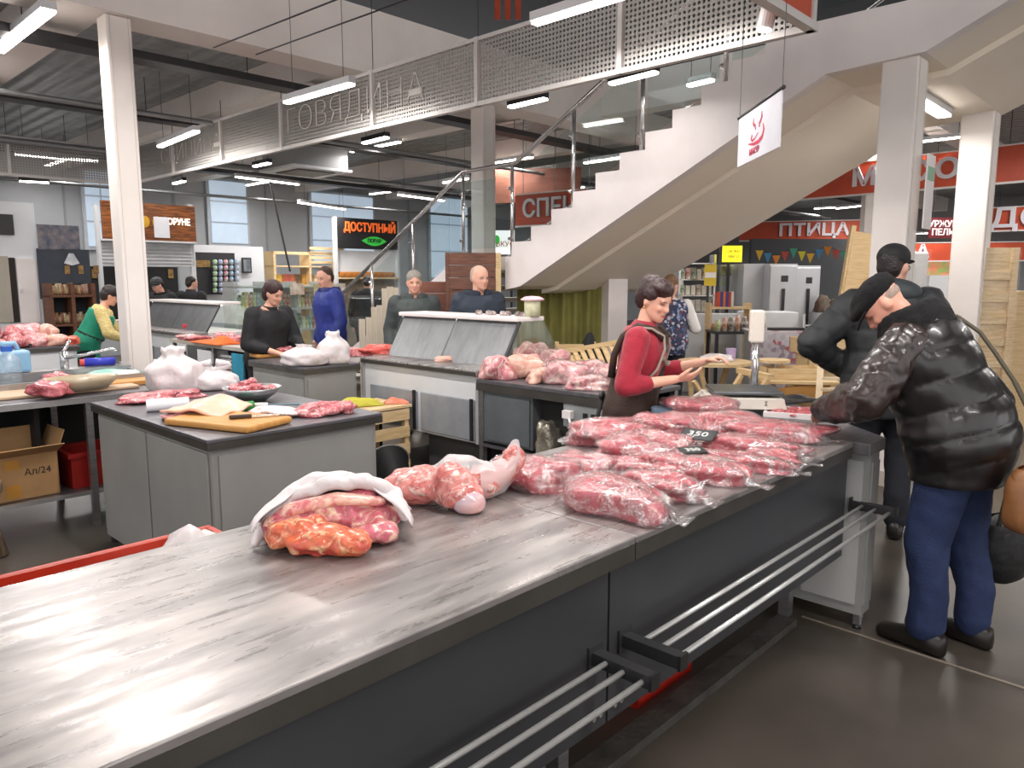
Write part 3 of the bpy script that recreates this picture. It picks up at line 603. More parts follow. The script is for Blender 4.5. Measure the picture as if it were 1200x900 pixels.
# ---------------------------------------------------------------- glass display case
def display_case(name, label, u0, v0, Ln, lit=True):
    t = thing(name, label, 'display case', UV(u0, v0, 0), RZ)
    bx('body', WHITECAB, t, .02, .95, .03, Ln-.03, .39, .90); bx('plinth', mat('dark_plinth', '4C4D4E', .5), t, .15, .85, .1, .75, 0, .39)
    bx('leg_frame', BLACK, t, .1, .85, .8, Ln-.05, .02, .06)
    for y in (.05, Ln-.05): bx('leg', BLACK, t, .1, .15, y-.03, y+.03, 0, .39); bx('leg', BLACK, t, .8, .85, y-.03, y+.03, 0, .39)
    bx('worktop', STEEL, t, -.01, .28, 0, Ln, .90, .95, bevel=.01); bx('edge_band', EDGE, t, -.02, -.01, .02, Ln-.02, .905, .935)
    n = 2; w = (Ln-.12)/n; dm = mat('case_door', '9BA0A7', .4, .2, c2='8F949B')
    for i in range(n):
        d = bx('door', dm, t, -.0, .02, .05+w*i, .05+w*(i+1)-.05, .41, .72, bevel=.006); bx('handle', DARK, d, -.012, .0, .055+w*i, .085+w*i, .41, .73)
    for y in (0, Ln-.03): bx('side_panel', mat('case_side', 'A4A6A8', .4), t, 0, .95, y, y+.03, .39, .90)
    fn = lambda a, b, d: (a, d, b)
    rear = [(.26, .95), (.27, .95), (.47, 1.29), (.46, 1.29)]
    for i in range(2): MB().prism(rear, fn, .03+(Ln-.06)/2*i, .03+(Ln-.06)/2*(i+1)-.01).obj('rear_glass', mat('misted_panel', '7E8082', .34, .6, c2='6E7072', sc=4, stretch=(1, 3, 1)), t)
    bx('top_shelf', WHITE, t, .42, .74, 0, Ln, 1.29, 1.325, bevel=.008)
    bx('led_strip', LED, t, .48, .50, .05, Ln-.05, 1.275, 1.289)
    MB().prism([(.72, 1.29), (.73, 1.29), (1.0, .95), (.99, .95)], fn, 0, Ln).obj('front_glass', GLASS, t)
    for y in (.0, Ln-.012): MB().prism([(.26, .95), (.46, 1.29), (.73, 1.29), (1.0, .95)], fn, y, y+.012).obj('end_glass', GLASS, t)
    MB().tube([(.26, .005, .95), (.46, .005, 1.29)], .012, 8).obj('corner_strut', IRON, t)
    bx('tray_floor', WHITE, t, .28, .95, .03, Ln-.03, .90, .93)
    return t
display_case('display_case', 'glass and steel refrigerated display case before the two standing customers', 3.82, 3.97, 1.47)
display_case('display_case', 'white refrigerated display case beyond the column with papers on it', 4.0, 9.4, 2.2)
display_case('display_case', 'white display case beside the curved glass counter', 4.05, 7.75, 1.45) if False else None
# table with an orange cloth beyond the woman in black
t = thing('work_table', 'steel work table with an orange cloth beyond the woman in black', 'table', UV(3.75, 7.2, 0), RZ)
bx('top', mat('pale_top', 'B9B2A8', .4, c2='A59E95', sc=5), t, 0, .7, 0, 2.1, .86, .9); 
for y in (.04, 1.0, 2.06): bx('leg', BRUSH, t, .02, .06, y-.02, y+.02, 0, .86); bx('leg', BRUSH, t, .64, .68, y-.02, y+.02, 0, .86)
bx('back_panel', DARK, t, .66, .7, .06, 2.04, .05, .86); bx('shelf', DARK, t, .02, .66, .06, 2.04, .3, .32); bx('control_box', WHITECAB, t, 0, .2, 1.0, 1.35, .68, .82); bx('vent_panel', ribbed('vent', 'C9CBCC', 'B0B2B4', .04, 'Z'), t, -.01, .02, .25, .75, .12, .8)
cloth('orange_cloth', 'orange cloth hanging on the edge of the steel work table', 'cloth', UV(3.85, 8.3, .902), RZ, .3, .75, .1, mat('orange_cloth', 'E06A24', .8, c2='CC5A18'), 8)
bx('hanging_towel', mat('teal_towel', '2F93B4', .85, c2='26839F', bump=.3), None, -.015, .0, -.12, .12, .35, .84, loc=UV(3.72, 7.5, 0), rz=RZ, label='teal towel hanging on the end of the steel work table', cat='towel')
# ---------------------------------------------------------------- sink bench on the left
t = thing('sink_bench', 'stainless sink bench with open shelf beside the grey butcher table', 'bench', UV(-.9, 5.28, 0), RZ)
Lb = 3.1
bx('front_top', STEELD, t, 0, Lb, 0, .48, .84, .87, bevel=.004); bx('front_edge', CHROME, t, 0, Lb, -.012, 0, .83, .868)
for x in (.05, Lb-.6, Lb-.05): bx('leg', BRUSH, t, x-.02, x+.02, .03, .07, 0, .84); bx('leg', BRUSH, t, x-.02, x+.02, .8, .84, 0, .84)
s = MB().box(.4, Lb, .50, .53, .80, .93).box(.4, Lb, .95, .98, .80, .95).box(.4, .43, .53, .95, .80, .93).box(Lb-.03, Lb, .53, .95, .80, .93).box(.4, Lb, .5, .98, .78, .80).box(1.6, 1.66, .53, .95, .80, .92); s.obj('basin', BRUSH, t)
bx('rear_deck', BRUSH, t, .4, Lb, .98, 1.1, .90, .95)
bx('shelf', STEELD, t, 0, Lb-.15, .05, .95, .22, .24); bx('shelf_edge', CHROME, t, 0, Lb-.15, .035, .05, .215, .243); bx('back_panel', DARK, t, .1, Lb-.2, .9, .93, .24, .84); bx('side_panel', DARK, t, 2.25, 2.28, .3, .9, .24, .84)
f = MB().tube([(2.66, 1.04, .95), (2.66, 1.04, 1.08)], .03, 12).obj('tap_body', CHROME, t, smooth=True)
MB().tube([(2.66, 1.02, 1.03), (2.78, .9, 1.06), (2.92, .78, 1.10), (2.94, .76, 1.08)], .013, 8).obj('spout', CHROME, f, smooth=True); MB().tube([(2.66, 1.04, 1.08), (2.72, 1.08, 1.16)], .012, 8).obj('lever', CHROME, f, smooth=True)
# things on and under it
b = thing('cardboard_box', 'open cardboard box on the shelf under the sink bench', 'box', UV(1.02, 5.38, .242), RZ+.05)
for a in ((0, .4, 0, .006), (0, .4, .3, .306), (0, .006, 0, .3), (.394, .4, 0, .3)): bx('side', CARD, b, a[0], a[1], a[2], a[3], 0, .28)
bx('base', CARD, b, 0, .4, 0, .3, 0, .006); MB().box(0, .4, -.16, 0, 0, .006, Matrix.Translation((0, 0, .28)) @ Matrix.Rotation(radians(-25), 4, 'X')).obj('flap', CARD, b); MB().box(0, .006, 0, .3, 0, .14, Matrix.Translation((.4, 0, .28)) @ Matrix.Rotation(radians(20), 4, 'Y')).obj('flap', CARD, b)
bx('flap', CARD, b, 0, .4, .3, .306, .28, .42); bx('tape', mat('parcel_tape', 'C08A3C', .3), b, .1, .18, -.002, 0, .02, .1); bx('tape', MATS['parcel_tape'], b, .1, .18, -.002, 0, .2, .26)
lettering('Ал/24', .06, IRON, b, (.28, -.003, .17), (pi/2, 0, 0), .001, name='pen_mark')
crate('plastic_crate', 'dark red crate on the shelf under the sink bench', UV(1.5, 5.42, .242), RZ, .5, .36, .24, mat('dark_red_plastic', '9A1E18', .4, c2='86180F'))
t = thing('round_stool', 'metal stool with a cream seat under the far end of the sink bench', 'stool', UV(2.35, 5.9, 0), 0)
MB().lathe([(.01, .47), (.15, .47), (.17, .49), (.16, .52), (.01, .53)], n=20).obj('seat', mat('cream_seat', 'D8CBA0', .6, c2='C3B487', sc=14), t, smooth=True)
for k in range(4): a = pi/4+k*pi/2; MB().tube([(.1*cos(a), .1*sin(a), .47), (.17*cos(a), .17*sin(a), 0)], .012, 8).obj('leg', CHROME, t, smooth=True)
MB().tube([(.14*cos(a), .14*sin(a), .2) for a in [2*pi*i/20 for i in range(21)]], .008, 6).obj('ring', CHROME, t)
# rough wooden stool at the left edge
t = thing('chopping_stool', 'rough weathered wooden stool beside the cardboard box', 'stool', P(-52, 655, 0), .5)
MB().lathe([(.24, .36), (.26, .37), (.26, .43), (.24, .44), (.01, .44)], n=18).obj('seat', OLDWOOD, t)
for a in (-.35, 1.2, 2.8, 4.3): MB().tube([(.15*cos(a), .15*sin(a), .4), (.23*cos(a), .23*sin(a), 0)], [.045, .055], 10).obj('leg', OLDWOOD, t, smooth=True)
# ================================================================ meat on the near counter
def wrapped(px, py, lx, ly, lz, rot, label, m=MEAT, seed=1, film=True, e=.75, rough=.3, z=CT, twist=True, group=None):
    c = P(px, py, z+lz*.35); t = thing('wrapped_meat' if film else 'meat_cut', label, 'meat', (c.x, c.y, z+.002), radians(rot), group)
    lump_mesh(seed, lx, ly, lz, 34, 20, rough=rough, e=e, fine=.05).obj('meat', m, t, smooth=True)
    if film:
        mb = lump_mesh(seed, lx*1.03, ly*1.04, lz*1.03, 60, 30, rough=rough, e=e, fine=.05); out = []
        for q in mb.v:
            q = Vector(q); k = .007*nz(q, 34, seed)+.006*nz(q, 80, seed); r = Vector((q.x, q.y, 0)); l = r.length or 1
            if q.z < lz*.16: q += r/l*(.018+.012*nz(q, 22, seed+3)); q.z *= .6
            out.append(q+Vector((q.x, q.y, q.z)).normalized()*k)
        mb.v = out; mb.obj('plastic_film', FILM, t, smooth=True)
        if twist:
            mb = MB(); n = 14; rr = random.Random(seed)
            rings = [[Vector((lx*.44+d, r*(1+.35*rr.random())*cos(2*pi*k/n)*1.6, max(.002, lz*.22+r*(1+.4*rr.random())*sin(2*pi*k/n)*.7-d*.5))) for k in range(n)] for d, r in ((0, lz*.35), (.03, lz*.22), (.05, lz*.12), (.08, lz*.2), (.10, lz*.26))]
            mb.rings(rings, False); mb.obj('gathered_film', FILM, t, smooth=True)
    return t
GR = 'film wrapped red meat cuts on the steel counter'
wp = [ # px, py, lx, ly, lz, rot, fatty, seed, label
    (636, 556, .27, .21, .125, -10, 0, 11, 'large rounded film wrapped meat cut lying nearest the bone joint'),
    (598, 548, .17, .15, .09, 20, 0, 12, 'small film wrapped cut half hidden behind the large rounded one'),
    (682, 546, .22, .17, .10, -30, 0, 13, 'film wrapped cut between the large rounded one and the flat strip'),
    (726, 543, .27, .12, .055, -22, 1, 14, 'flat fatty film wrapped strip behind the thick front log'),
    (721, 583, .33, .19, .115, -32, 0, 15, 'thick log shaped film wrapped cut at the front edge of the counter'),
    (768, 568, .28, .16, .10, -34, 0, 16, 'second log shaped film wrapped cut beside the thick front one'),
    (712, 507, .36, .21, .12, 18, 0, 17, 'long film wrapped cut at the rear edge in front of the foil bag'),
    (738, 527, .27, .19, .115, -25, 0, 18, 'oval film wrapped cut in front of the long rear one'),
    (776, 520, .24, .16, .09, -30, 1, 19, 'fatty film wrapped cut touching the edge of the black price tag'),
    (800, 497, .26, .20, .10, 10, 0, 20, 'film wrapped cut behind the black price tag'),
    (768, 498, .24, .16, .10, 0, 1, 21, 'film wrapped cut next to the saleswoman apron'),
    (800, 545, .36, .19, .085, -28, 1, 22, 'wide fatty film wrapped slab next to the log shaped cuts'),
    (838, 553, .24, .15, .085, -35, 0, 23, 'pleated film wrapped cut overhanging the front of the slab'),
    (858, 540, .42, .14, .075, -24, 0, 24, 'long narrow film wrapped strip along the front edge'),
    (880, 523, .42, .17, .085, -22, 0, 25, 'long film wrapped strip behind the narrow front strip'),
    (905, 505, .46, .20, .095, -18, 0, 26, 'shaggy film wrapped shank beside the foam tray'),
    (855, 497, .34, .20, .11, -10, 1, 27, 'film wrapped cut between the price tag and the scale'),
    (822, 480, .40, .22, .135, -14, 0, 28, 'tall film wrapped cut heaped in front of the scale'),
    (905, 535, .20, .12, .06, -25, 1, 29, 'small film wrapped end piece by the counter front edge')]
for px, py, lx, ly, lz, rot, fat, sd, lab in wp:
    wrapped(px, py, lx, ly, lz, rot, lab, MEATF if fat else MEAT, sd, group=GR)
# foam tray with sliced meat
c = P(946, 488, CT); t = thing('foam_tray', 'white foam tray at the end of the counter', 'tray', (c.x, c.y, CT+.001), radians(-25))
MB().prism([(-.2, -.1), (.2, -.1), (.2, .1), (-.2, .1)], fnb, 0, .006).obj('base', WHITE, t)
for a in ((-.21, .21, -.115, -.1), (-.21, .21, .1, .115), (-.21, -.195, -.1, .1), (.195, .21, -.1, .1)): bx('rim', WHITE, t, a[0], a[1], a[2], a[3], 0, .028)
for k in range(9):
    w = lump_mesh(40+k, .09+.03*(k % 3), .075, .04, 16, 10, rough=.3, e=.8)
    w.obj('meat_chunk', MEATF if k % 2 else MEAT, None, c+Vector((cos(radians(-25)), sin(radians(-25)), 0))*(-.15+.075*(k//2))+Vector((sin(radians(25)), cos(radians(25)), 0))*(-.04+.075*(k % 2))+Vector((0, 0, .008+.018*(k == 8))), radians(40*k), smooth=True, label='small chunk of red meat lying in the white foam tray', cat='meat', group='meat chunks in the foam tray')
# price tags
for (px, py, rot, s) in ((818, 502, -32, 1.0), (812, 517, 12, .7)):
    c = P(px, py, 1.0); t = thing('price_tag', 'black price tag chalked 350 standing among the wrapped meat' if s == 1 else 'smaller black price tag lying flat on the wrapped meat', 'price tag', (c.x, c.y, .972 if s == 1 else .962), radians(rot))
    M4 = Matrix.Rotation(radians(14 if s == 1 else 8), 4, 'X')
    mb = MB().box(-.075*s, .075*s, -.05*s, .05*s, 0, .004, M4); mb.obj('card', mat('tag_black', '1E2022', .35), t, bevel=.002)
    me = text_mesh('350' if s == 1 else '350', .06*s, .001); me.transform(Matrix.Rotation(radians(14 if s == 1 else 8), 4, 'X') @ Matrix.Translation((0, 0, .0052))); link('chalk_lettering', me, mat('chalk', 'E6E6E2', .8), t)
# bone joint
t = thing('bone_joint', 'beef knuckle joint partly wrapped in film on the bare steel', 'meat', (*P(528, 573, .95).xy, CT+.002), radians(18))
mb = MB().ell((-.1, .04, .06), .12, .085, .06, 20, 12).ell((0, -.03, .07), .075, .07, .07, 20, 12).ell((.02, -.07, .045), .07, .06, .045, 20, 12).ell((.09, .02, .05), .09, .06, .045, 20, 12).caps([(.1, .03, .05), (.2, .06, .07), (.235, .07, .12)], [.05, .04, .042])
me = remesh(mb, .006, 6)
for q in me.vertices: q.co += q.normal*(.010*nz(q.co, 18)+.006*nz(q.co, 45)); q.co.z = max(0, q.co.z)
link('joint', me, BONE, t)
lump_mesh(5, .105, .09, .085, 24, 16, rough=.05, e=.95).obj('cartilage_knob', mat('cartilage', 'B5A9B8', .25, c2='D8A59E', sc=9, coat=.8, sss=.2), t, (.035, -.1, .003), smooth=True)
lump_mesh(6, .07, .06, .06, 20, 12, rough=.08, e=.95).obj('cartilage_knob', mat('bone_white', 'EFE6DA', .35, c2='E2CFC0', sc=9, coat=.5), t, (-.01, -.055, .085), smooth=True)
mb = MB(); mb.sheet(lambda a, b: ((a-.5)*.2+.05, (b-.5)*.16+.05, .10+.045*sin(pi*a)*sin(pi*b)+.02*nz((a*4, b*4, 0), 1, 3)), 20, 16); mb.obj('film_wrap', BAGP, t, smooth=True)
mb = MB(); rings = [[Vector((x+.004*cos(k), yc+r*cos(2*pi*k/18)*(1+.15*sin(5*k)), max(.003, zc+r*1.1*sin(2*pi*k/18)*(1+.12*cos(7*k))))) for k in range(18)] for x, yc, zc, r in ((.09, .02, .05, .062), (.14, .04, .05, .06), (.19, .06, .06, .056), (.225, .075, .09, .055), (.245, .075, .125, .05), (.25, .075, .16, .02))]
mb.rings(rings, False).obj('film_wrap', BAGP, t, smooth=True)
# bones and trimmings in a white bag
t = thing('bagged_trimmings', 'heap of beef trimmings spilling from an open white bag', 'meat', (*P(388, 612, .95).xy, CT+.002), radians(12))
mb = MB().ell((0, .05, .05), .14, .09, .06, 22, 12).caps([(-.15, -.02, .05), (-.05, -.01, .09), (.1, .03, .1)], [.04, .035, .03]).ell((-.07, .05, .09), .08, .06, .05).ell((.13, .03, .05), .07, .06, .045).ell((.12, -.06, .03), .07, .05, .03)
me = remesh(mb, .006, 5)
for q in me.vertices: q.co += q.normal*(.012*nz(q.co, 16)+.007*nz(q.co, 40)); q.co.z = max(0, q.co.z)
link('meat', me, meat_mat('trim_meat', 'CB6A78', 'A83E50', 'F0D2B4', .55, 9, .6), t)
mb = MB().caps([(-.14, -.06, .04), (-.06, -.09, .06), (-.03, -.07, .075)], [.035, .034, .02]).ell((-.02, -.1, .035), .1, .055, .04).ell((.05, -.13, .03), .06, .05, .035).ell((-.11, -.04, .03), .06, .05, .03)
me = remesh(mb, .005, 4)
for q in me.vertices: q.co += q.normal*(.010*nz(q.co, 22)+.006*nz(q.co, 50)); q.co.z = max(0, q.co.z)
link('fatty_tissue', me, TRIM, t)
mb = MB().caps([(-.17, .0, .05), (-.1, -.03, .1), (.02, -.02, .12), (.14, -.0, .1)], [.02, .022, .02, .014]); me = remesh(mb, .005, 3); link('vessel', me, meat_mat('pale_vessel', 'E3A090', 'C8606A', 'F2D2BC', .6, 8, .6), t)
mb = MB(); mb.sheet(lambda a, b: (-.2+.42*a+.02*nz((a*5, b*5, 2), 1), .03+.13*b-.10*(1-b)*(abs(a-.5)*2)**2*1.1+.012*nz((a*9, b*5, 0), 1), max(.004, (.06+.115*sin(pi*a)**.7)*(1-(b-.25)**2*1.75)+.018*nz((a*6, b*6, 1), 1, 4))), 36, 20)
mb.obj('bag', BAGW, t, smooth=True, solid=.003)
mb = MB().caps([(-.2, -.03, .015), (-.17, .0, .06), (-.1, .02, .12), (0, .0, .16), (.1, .02, .155), (.18, .03, .11), (.205, .0, .05)], [.015, .02, .022, .022, .022, .022, .015]); me = remesh(mb, .006, 3)
for q in me.vertices: q.co += q.normal*(.007*nz(q.co, 30))
link('bag_rim', me, BAGW, t)
# white bag in the crate behind the counter
c = P(222, 622, .86); lump_mesh(31, .3, .26, .40, 30, 18, rough=.25, e=.9, fine=.1).obj('white_bag', BAGW, None, (c.x, c.y, .53), 0, smooth=True, label='white plastic bag standing in the orange-red crate', cat='bag')

# ================================================================ scale
c = UV(3.88, 1.93, CT+.003); t = thing('scale', 'white electronic shop scale with a column display', 'scale', c, radians(-6))
IVORY = mat('ivory_plastic', 'E6DFD4', .4, c2='DED6CA')
MB().prism([(-.2, -.19), (.2, -.19), (.2, .14), (-.2, .14)], fnb, .03, .085).obj('body', IVORY, t, bevel=.01)
MB().prism([(-.24, .03), (-.16, .085), (.19, .085), (.21, .03)], lambda a, b, d: (a, d, b), -.2, -.19).obj('front_face', IVORY, t)
M4 = Matrix.Translation((-.2, -.02, .06)) @ Matrix.Rotation(radians(-35), 4, 'Y')
MB().box(-.1, .02, -.16, .16, -.02, .012, M4).obj('keypad', IVORY, t, bevel=.004); MB().box(-.08, -.01, -.10, .06, .012, .016, M4).obj('screen', mat('lcd', '5C6468', .2), t)
bx('platter', mat('grey_platter', '6D7074', .3, .7), t, -.17, .2, -.17, .14, .1, .118, bevel=.006); MB().box(-.12, .14, -.12, .1, .085, .1).obj('platter_mount', BLACK, t)
MB().tube([(.1, .11, .08), (.1, .11, .36)], .02, 12).obj('display_post', CHROME, t, smooth=True)
bx('display_head', IVORY, t, .062, .138, .08, .145, .36, .545, bevel=.012); bx('display_window', mat('lcd', '5C6468'), t, .072, .128, .145, .148, .44, .51)
for x in (-.17, .17):
    for y in (-.15, .1): MB().tube([(x, y, 0), (x, y, .03)], .016, 8).obj('foot', BLACK, t)
lettering('Σ', .03, BLACK, t, (.1, -.202, .06), (pi/2, 0, 0), .001, name='maker_mark')
# black tray / bag lying beyond the scale, white paper beside it
c = P(925, 463, CT+.01); cloth('black_bag', 'flat black plastic bag behind the scale on the corner cabinet', 'bag', (c.x-.05, c.y-.12, CT+.002), .4, .34, .26, .035, BLACK, 12)
c = P(790, 472, CT+.05); lump_mesh(51, .26, .2, .07, rough=.2).obj('paper_stack', mat('tablet_blue', '6F8396', .3), None, (c.x-.02, c.y-.12, CT+.002), .5, smooth=True, label='blue-grey folded plastic beside the scale keypad', cat='bag')

# ================================================================ pork on the refrigerated table
GP = 'bagged pork on the refrigerated table'
pk = [(585, 432, .26, .26, .20, 30, PORK, 61, 'pork cut with a dark red face next to the display case'), (613, 430, .28, .24, .22, 10, PORKSKIN, 62, 'pale skin covered pork ham on the refrigerated table'),
      (622, 415, .3, .22, .22, 0, PORK, 63, 'pork shoulder lying on top behind the pale ham'), (632, 441, .24, .13, .12, 60, PORKSKIN, 64, 'small pale pork knuckle leaning at the table front'),
      (662, 438, .26, .24, .19, -10, PORK, 65, 'film wrapped pork ribs in the middle of the refrigerated table'), (650, 420, .26, .2, .19, 20, PORK, 66, 'pork cut behind the wrapped ribs'),
      (690, 432, .28, .2, .14, 5, PORK, 67, 'upper pork slab next to the saleswoman'), (690, 449, .28, .22, .11, -12, PORK, 68, 'lower pork slab at the front edge next to the saleswoman'), (716, 436, .24, .2, .14, 0, PORK, 69, 'pork piece half hidden behind the saleswoman')]
for px, py, lx, ly, lz, rot, m, sd, lab in pk: wrapped(px, py, lx, ly, lz, rot, lab, m, sd, film=sd in (65, 67, 68, 69), z=.9, twist=False, group=GP, e=.8)
# scrap on display case worktop
wrapped(520, 421, .16, .1, .05, 10, 'small pale scrap lying on the worktop of the display case', PORKSKIN, 71, False, z=.95)
c = P(514, 412, 1.0); bx('price_card', mat('yellow_card', 'D8C98A', .6, c2='B9A25A', sc=20), None, -.04, .04, -.004, .004, 0, .11, loc=(c.x, c.y, .951), rz=.1, label='small yellow price card standing on the display case worktop', cat='price card')
# jar and beads of sausage on the case roof
for i in range(7): c = UV(4.4+.03*(i % 2), 4.05+.085*i, 1.327); lump_mesh(80+i, .06, .05, .045, 14, 9).obj('dark_ware', mat('dark_ware', '3A2528', .35, c2='C9B9B4', sc=30, coat=.4), None, c, i, smooth=True, label='small dark and white trinket in the row on the display case roof', cat='trinket', group='trinkets on the display case roof')
t = thing('display_jar', 'clear jar with a pink frilled lid on the display case roof', 'jar', UV(4.45, 3.9+.1, 1.327), 0)
MB().lathe([(.01, 0), (.065, 0), (.065, .12), (.05, .135)], n=18).obj('glass', mat('jar_content', 'B9C09A', .2, c2='D9D6B8', sc=22), t, smooth=True); MB().lathe([(.09, .125), (.095, .135), (.06, .155), (.01, .16)], n=18).obj('lid', mat('pink_frill', 'E2A6B4', .7, c2='F0DDE0', sc=40), t)

# ================================================================ on the butcher table
c = P(268, 497, .88); t = thing('cutting_board', 'worn wooden cutting board on the butcher table', 'cutting board', (c.x, c.y, .882), radians(-24))
MB().box(-.28, .28, -.16, .16, 0, .035).obj('board', BOARD, t, bevel=.012)
c = P(283, 490, .92); t = thing('knife', 'butcher knife with a dark handle on the cutting board', 'knife', (c.x, c.y, .919), radians(25))
MB().box(-.06, .05, -.013, .013, 0, .02).obj('handle', mat('dark_handle', '3B2A24', .5), t, bevel=.006); MB().prism([(.05, -.016), (.2, -.012), (.22, .012), (.05, .014)], fnb, .006, .008).obj('blade', CHROME, t)
wrapped(176, 466, .34, .22, .07, 40, 'red rib strip beside the roll of bags on the butcher table', MEATF, 90, False, z=.88, rough=.35, e=.9); wrapped(200, 462, .36, .2, .06, 20, 'marbled flank strip below the tied white bag', MEATF, 91, False, z=.88, rough=.35, e=.9)
c = P(197, 477, .9); t = thing('bag_roll', 'white roll of bags on the butcher table', 'roll', (c.x, c.y, .915), radians(25)); MB().tube([(-.11, 0, 0), (.11, 0, 0)], .035, 18).obj('roll', mat('roll_white', 'E9EAEE', .5), t); MB().tube([(-.112, 0, 0), (-.1105, 0, 0)], .012, 10).obj('core', CARD, t)
mb = MB(); mb.sheet(lambda a, b: ((a-.5)*.36, (b-.5)*.30, .025+.065*(1-abs(a-.45)*1.4)*(.45+.55*b)+.02*nz((a*3, b*3, 0), 1, 2)), 24, 18); c = P(243, 478, .93)
mb.obj('pork_skin', mat('pork_skin_sheet', 'EBBFA6', .4, c2='E3AE96', sc=4, coat=.3, sss=.15), None, (c.x, c.y, .885), radians(-12), smooth=True, solid=.014, label='broad pale sheet of pork skin folded over the cutting board edge', cat='meat')
wrapped(212, 487, .2, .14, .05, 20, 'pinkish fatty scraps between the bag roll and the cutting board', PORK, 93, False, z=.88, rough=.45, e=1.0)
wrapped(322, 483, .24, .15, .06, -10, 'pale fat trimmings beside the knife', meat_mat('pale_fat', 'EBC3BC', 'D9938F', 'F6E2DC', .7, 12, .3), 94, False, z=.88, rough=.5, e=1.0)
for i, (px, py) in enumerate(((365, 481), (385, 479), (402, 477))): wrapped(px, py, .17, .14, .085, 30*i, ('red rolled cut at the near end of the row', 'red rolled cut in the middle of the row', 'red rolled cut nearest the black bucket')[i]+' on the butcher table', MEATF, 95+i, False, z=.88, rough=.35, e=.9)
c = P(296, 470, .88); t = thing('steel_bowl', 'steel bowl on the butcher table heaped with red meat', 'bowl', (c.x, c.y, .882), 0)
MB().lathe([(.01, 0), (.08, 0), (.15, .05), (.175, .085), (.17, .087), (.14, .05), (.07, .008), (.01, .008)], n=28).obj('shell', BRUSH, t, smooth=True)
rr = random.Random(3)
for k in range(16):
    a = rr.random()*6.28; r = .11*sqrt(rr.random()); lump_mesh(120+k, .09, .06, .045, 14, 9, rough=.35).obj('meat_piece', MEATF, None, (c.x+r*cos(a), c.y+r*sin(a), .882+.06+.05*(1-r/.12)*(k > 5)), a, smooth=True, label='small raw red meat piece heaped in the steel bowl', cat='meat', group='meat pieces in the steel bowl')
cloth('green_glove', 'dark green glove beside the steel bowl', 'glove', P(277, 474, .9)-Vector((0, 0, .018)), .4, .2, .12, .06, mat('green_cloth', '2D7A66', .7, c2='226252'), 14)
c = P(291, 478, .9); t = thing('plastic_bottle', 'blue and green bottle lying by the bowl', 'bottle', (c.x, c.y, .91), .6); MB().tube([(-.07, 0, 0), (.03, 0, 0)], .028, 14).obj('body', mat('green_bottle', '2F8C3E', .3), t, smooth=True); MB().tube([(-.11, 0, 0), (-.07, 0, 0)], .026, 14).obj('cap', mat('blue_cap', '2A5FC0', .4), t)
c = P(318, 474, .9); t = thing('sharpening_steel', 'knife sharpening steel with a pale handle near the bowl', 'tool', (c.x, c.y, .898), radians(8)); MB().tube([(-.12, 0, 0), (-.02, 0, 0)], .014, 10).obj('handle', WHITE, t, smooth=True); MB().tube([(-.02, 0, 0), (.16, 0, 0)], .006, 8).obj('rod', mat('bluish_steel', '8FA8B4', .3, .8), t)
# tied bags
def tied_bag(px, py, z, w, h, label, m, seed, handles=False, rz=0.0, d=None, tall=True):
    c = P(px, py, z); t = thing('tied_bag', label, 'bag', (c.x, c.y, z+.002), rz); d = d or w*.8; n = 30; rings = []
    for i in range(15):
        q = i/14; k = float(np.interp(q, [0, .08, .3, .5, .66, .76, .84, .92, 1], [.8, .97, 1, .95, .78, .5, .36, .42, .38] if tall else [.78, .95, 1, .95, .8, .6, .38, .3, .36]))
        rings.append([Vector((w/2*k*cos(t_)*(1+.07*sin(7*t_+seed+3*q)+.05*sin(13*t_-2*q)+.22*nz((cos(t_)*2, sin(t_)*2, q*4), 1, seed)), d/2*k*sin(t_)*(1+.10*cos(6*t_+seed)+.2*nz((cos(t_)*2, sin(t_)*2, q*4), 1, seed+4)), h*q*(1+.10*nz((cos(t_)*1.5, sin(t_)*1.5, q), 1, seed+8)))) for t_ in [2*pi*j/n for j in range(n)]])
    MB().rings(rings).obj('sack', m, t, smooth=True)
    if handles:
        for s in (-1, 1):
            mb = MB(); pts = [(s*w*.05+s*w*.28*sin(a), .01*s, h*.86+.30*h*sin(a*.5)) for a in [pi*i/10 for i in range(11)]]
            mb.tube(pts, [.03, .024, .02, .018, .017, .017, .017, .018, .02, .024, .03], 8).obj('handle', m, t, smooth=True)
    return t
tied_bag(206, 458, .88, .36, .29, 'big white carrier bag with knotted top on the butcher table', BAGW, 1, rz=.3)
t = tied_bag(252, 456, .88, .3, .15, 'smaller white carrier bag with loop handles on the butcher table', BAGW, 4, True, .2, tall=False)
tied_bag(357, 428, .9, .38, .17, 'whitish bag of meat in front of the woman in black', BAGW, 7, tall=False); tied_bag(391, 426, .9, .28, .27, 'tall pinkish tied bag of meat on the small grey table', BAGW, 9)
wrapped(418, 413, .26, .18, .11, 20, 'beef piece with white fat behind the tied bags', MEATF, 131, False, z=.9); wrapped(445, 410, .34, .2, .10, 10, 'bright red beef piece at the case corner', meat_mat('bright_beef', 'D14B3E', 'B2322C', 'F0C9B8', .4, 8, .5), 132, False, z=.95)
c = P(314, 418, .9); t = thing('cutting_board', 'small wooden cutting board in front of the woman in black', 'cutting board', (c.x, c.y, .902), radians(40)); MB().box(-.14, .14, -.1, .1, 0, .03).obj('board', BOARD, t, bevel=.006)
wrapped(330, 410, .2, .14, .06, 20, 'red meat being cut in front of the woman in black', MEATF, 133, False, z=.932)
